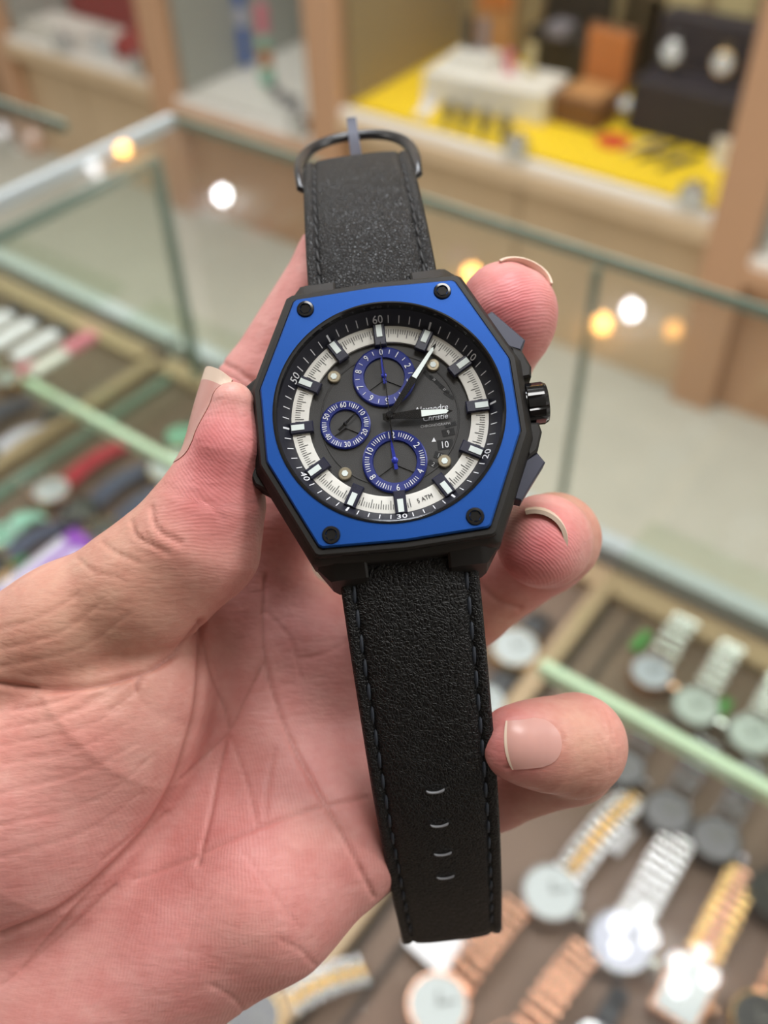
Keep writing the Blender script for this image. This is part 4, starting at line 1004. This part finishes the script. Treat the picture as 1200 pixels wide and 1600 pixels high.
watch_on_tray(-.016, .195, 'small dark watch with pale dial at the bottom edge', .026, 'blackmetal', 'dial_white', 'strap_dark', bl=.03, leather=True, bw=.012)
watch_on_tray(.055, .262, 'gold rimmed dark watch in the bottom right corner', .036, 'gold', 'dial_dark', 'rose', bl=.05)
watch_on_tray(.052, .335, 'steel watch beyond the gold rimmed one at the right edge', .034, 'steel', 'dial_white', 'steel', bl=.05)
watch_on_tray(-.194, .406, 'white dial watch beside the middle finger', .040, 'gold', 'dial_white', 'strap_dark', bl=.03, leather=True)
watch_on_tray(-.186, .352, 'white dial watch peeping between the strap and little finger', .030, 'steel', 'dial_white', 'strap_dark', bl=.03, leather=True)
watch_on_tray(-.178, .092, 'glittering gold and steel watch under the heel of the hand', .036, 'gold', 'dial_grey', 'steel', 'gold', bl=.05, rz=-.5)
thing('price_tag', 'white paper tag beside the rose gold watch under the strap tip', 'tag', (-.118, .19, ZT), [('card', rbox((0, 0, .010), (.03, .026, .002), .0005), 'tag_white'), ('fold', rbox((0, .012, .005), (.03, .002, .010), .0005), 'tag_white')], rz=-.1)
for k, (x, y, m) in enumerate(((-.121, .475, 'tag_green'), (-.046, .452, 'tag_green'), (-.006, .468, 'tag_green'), (-.106, .383, 'tag_green'), (-.058, .318, 'tag_white'))):
    thing('price_tag', ('green paper tag left of the lavender dial watch', 'green paper tag beside the pale grey dial', 'green paper tag at the bracelet of the rear right watch', 'dark green tag behind the little finger', 'white and green tag at the bracelet of the large steel watch')[k], 'tag', (x, y, ZT), [('card', rbox((0, 0, .005), (.008, .022, .0015), .0004), m), ('fold', rbox((0, .010, .003), (.008, .0015, .005), .0004), m)], rz=-.1)
# left tray
watch_on_tray(-.627, .312, 'white dial watch on a raspberry red strap', .036, 'rose', 'dial_white', 'strap_red', bl=.085, leather=True, bw=.018)
watch_on_tray(-.585, .309, 'dark chronograph on a slate strap beside the red one', .036, 'blackmetal', 'dial_dark', 'strap_blue', bl=.075, leather=True, bw=.02)
watch_on_tray(-.548, .304, 'dark watch with gilt edge nearest the thumb', .034, 'gold', 'dial_dark', 'strap_blue', bl=.08, leather=True, bw=.02)
watch_on_tray(-.618, .247, 'mint faced watch at the left edge', .034, 'steel', 'teal', 'teal', bl=.03, leather=True)
watch_on_tray(-.592, .222, 'blue grey bracelet watch at the left edge above the purple pack', .032, 'gold', 'dial_dark', 'strap_blue', bl=.06, leather=True, bw=.016)
thing('price_tag', 'green tag under the dark watch by the thumb', 'tag', (-.532, .318, ZT), [('card', rbox((0, 0, .012), (.014, .03, .002), .0005), 'tag_green'), ('fold', rbox((0, .014, .006), (.014, .002, .012), .0005), 'tag_green')])
thing('price_tag', 'green tag at the left edge beside the purple pack', 'tag', (-.588, .232, ZT), [('card', rbox((0, 0, .010), (.014, .03, .002), .0005), 'tag_green'), ('fold', rbox((0, .014, .005), (.014, .002, .010), .0005), 'tag_green')])
thing('strap_pack', 'lilac and white strap pack with purple band by the hand', 'box', (-.557, .243, ZT), [('tray', rbox((0, 0, .006), (.036, .085, .012), .002), 'pale_purple'), ('band', rbox((0, 0, .0125), (.008, .085, .002), .0005), 'purple'), ('end_band', rbox((0, .043, .008), (.030, .014, .014), .002), 'purple'), ('end_band', rbox((0, -.043, .008), (.030, .014, .014), .002), 'purple')], rz=.02)
watch_on_tray(-.715, .305, 'lilac strap watch beyond the wooden beam', .030, 'steel', 'dial_dark', 'pale_purple', bl=.06, leather=True, bw=.014)
watch_on_tray(-.762, .31, 'dark blue watch at the left edge beyond the beam', .034, 'blackmetal', 'dial_dark', 'strap_blue', bl=.07, leather=True)
watch_on_tray(-.800, .395, 'pink strap watch at the left edge before the glass shelf', .028, 'gold', 'dial_white', 'pink', bl=.035, leather=True, bw=.016)
watch_on_tray(-.715, .385, 'dark watch at the end of the wooden beam', .026, 'blackmetal', 'dial_dark', 'strap_dark', bl=.03, leather=True, bw=.012)
watch_on_tray(-.56, .40, 'large white dial watch behind the thumbnail', .050, 'gold', 'dial_white', 'strap_dark', bl=.03, leather=True)
watch_on_tray(-.585, .435, 'green and blue watch behind the thumb tip', .034, 'steel', 'teal', 'strap_dark', bl=.04, leather=True, bw=.018)
ZS = .7896
for k, (x, y) in enumerate(((-.775, .385), (-.745, .388), (-.712, .39))):
    thing('strap_pack', 'white strap card on the left glass shelf, ' + ('leftmost', 'middle', 'rightmost')[k] + ' of three', 'card', (x, y, ZS), [('card', rbox((0, 0, .003), (.016, .05, .006), .001), 'tag_white'), ('clip', rbox((0, .03, .004), (.016, .012, .008), .001), 'strap_dark')], 'white strap cards on the glass shelf')
thing('strap_pack', 'pink and cream strap card on the left glass shelf', 'card', (-.68, .392, ZS), [('card', rbox((0, -.012, .003), (.013, .04, .006), .001), 'white'), ('strap', rbox((0, .024, .004), (.013, .034, .008), .001), 'pink')])
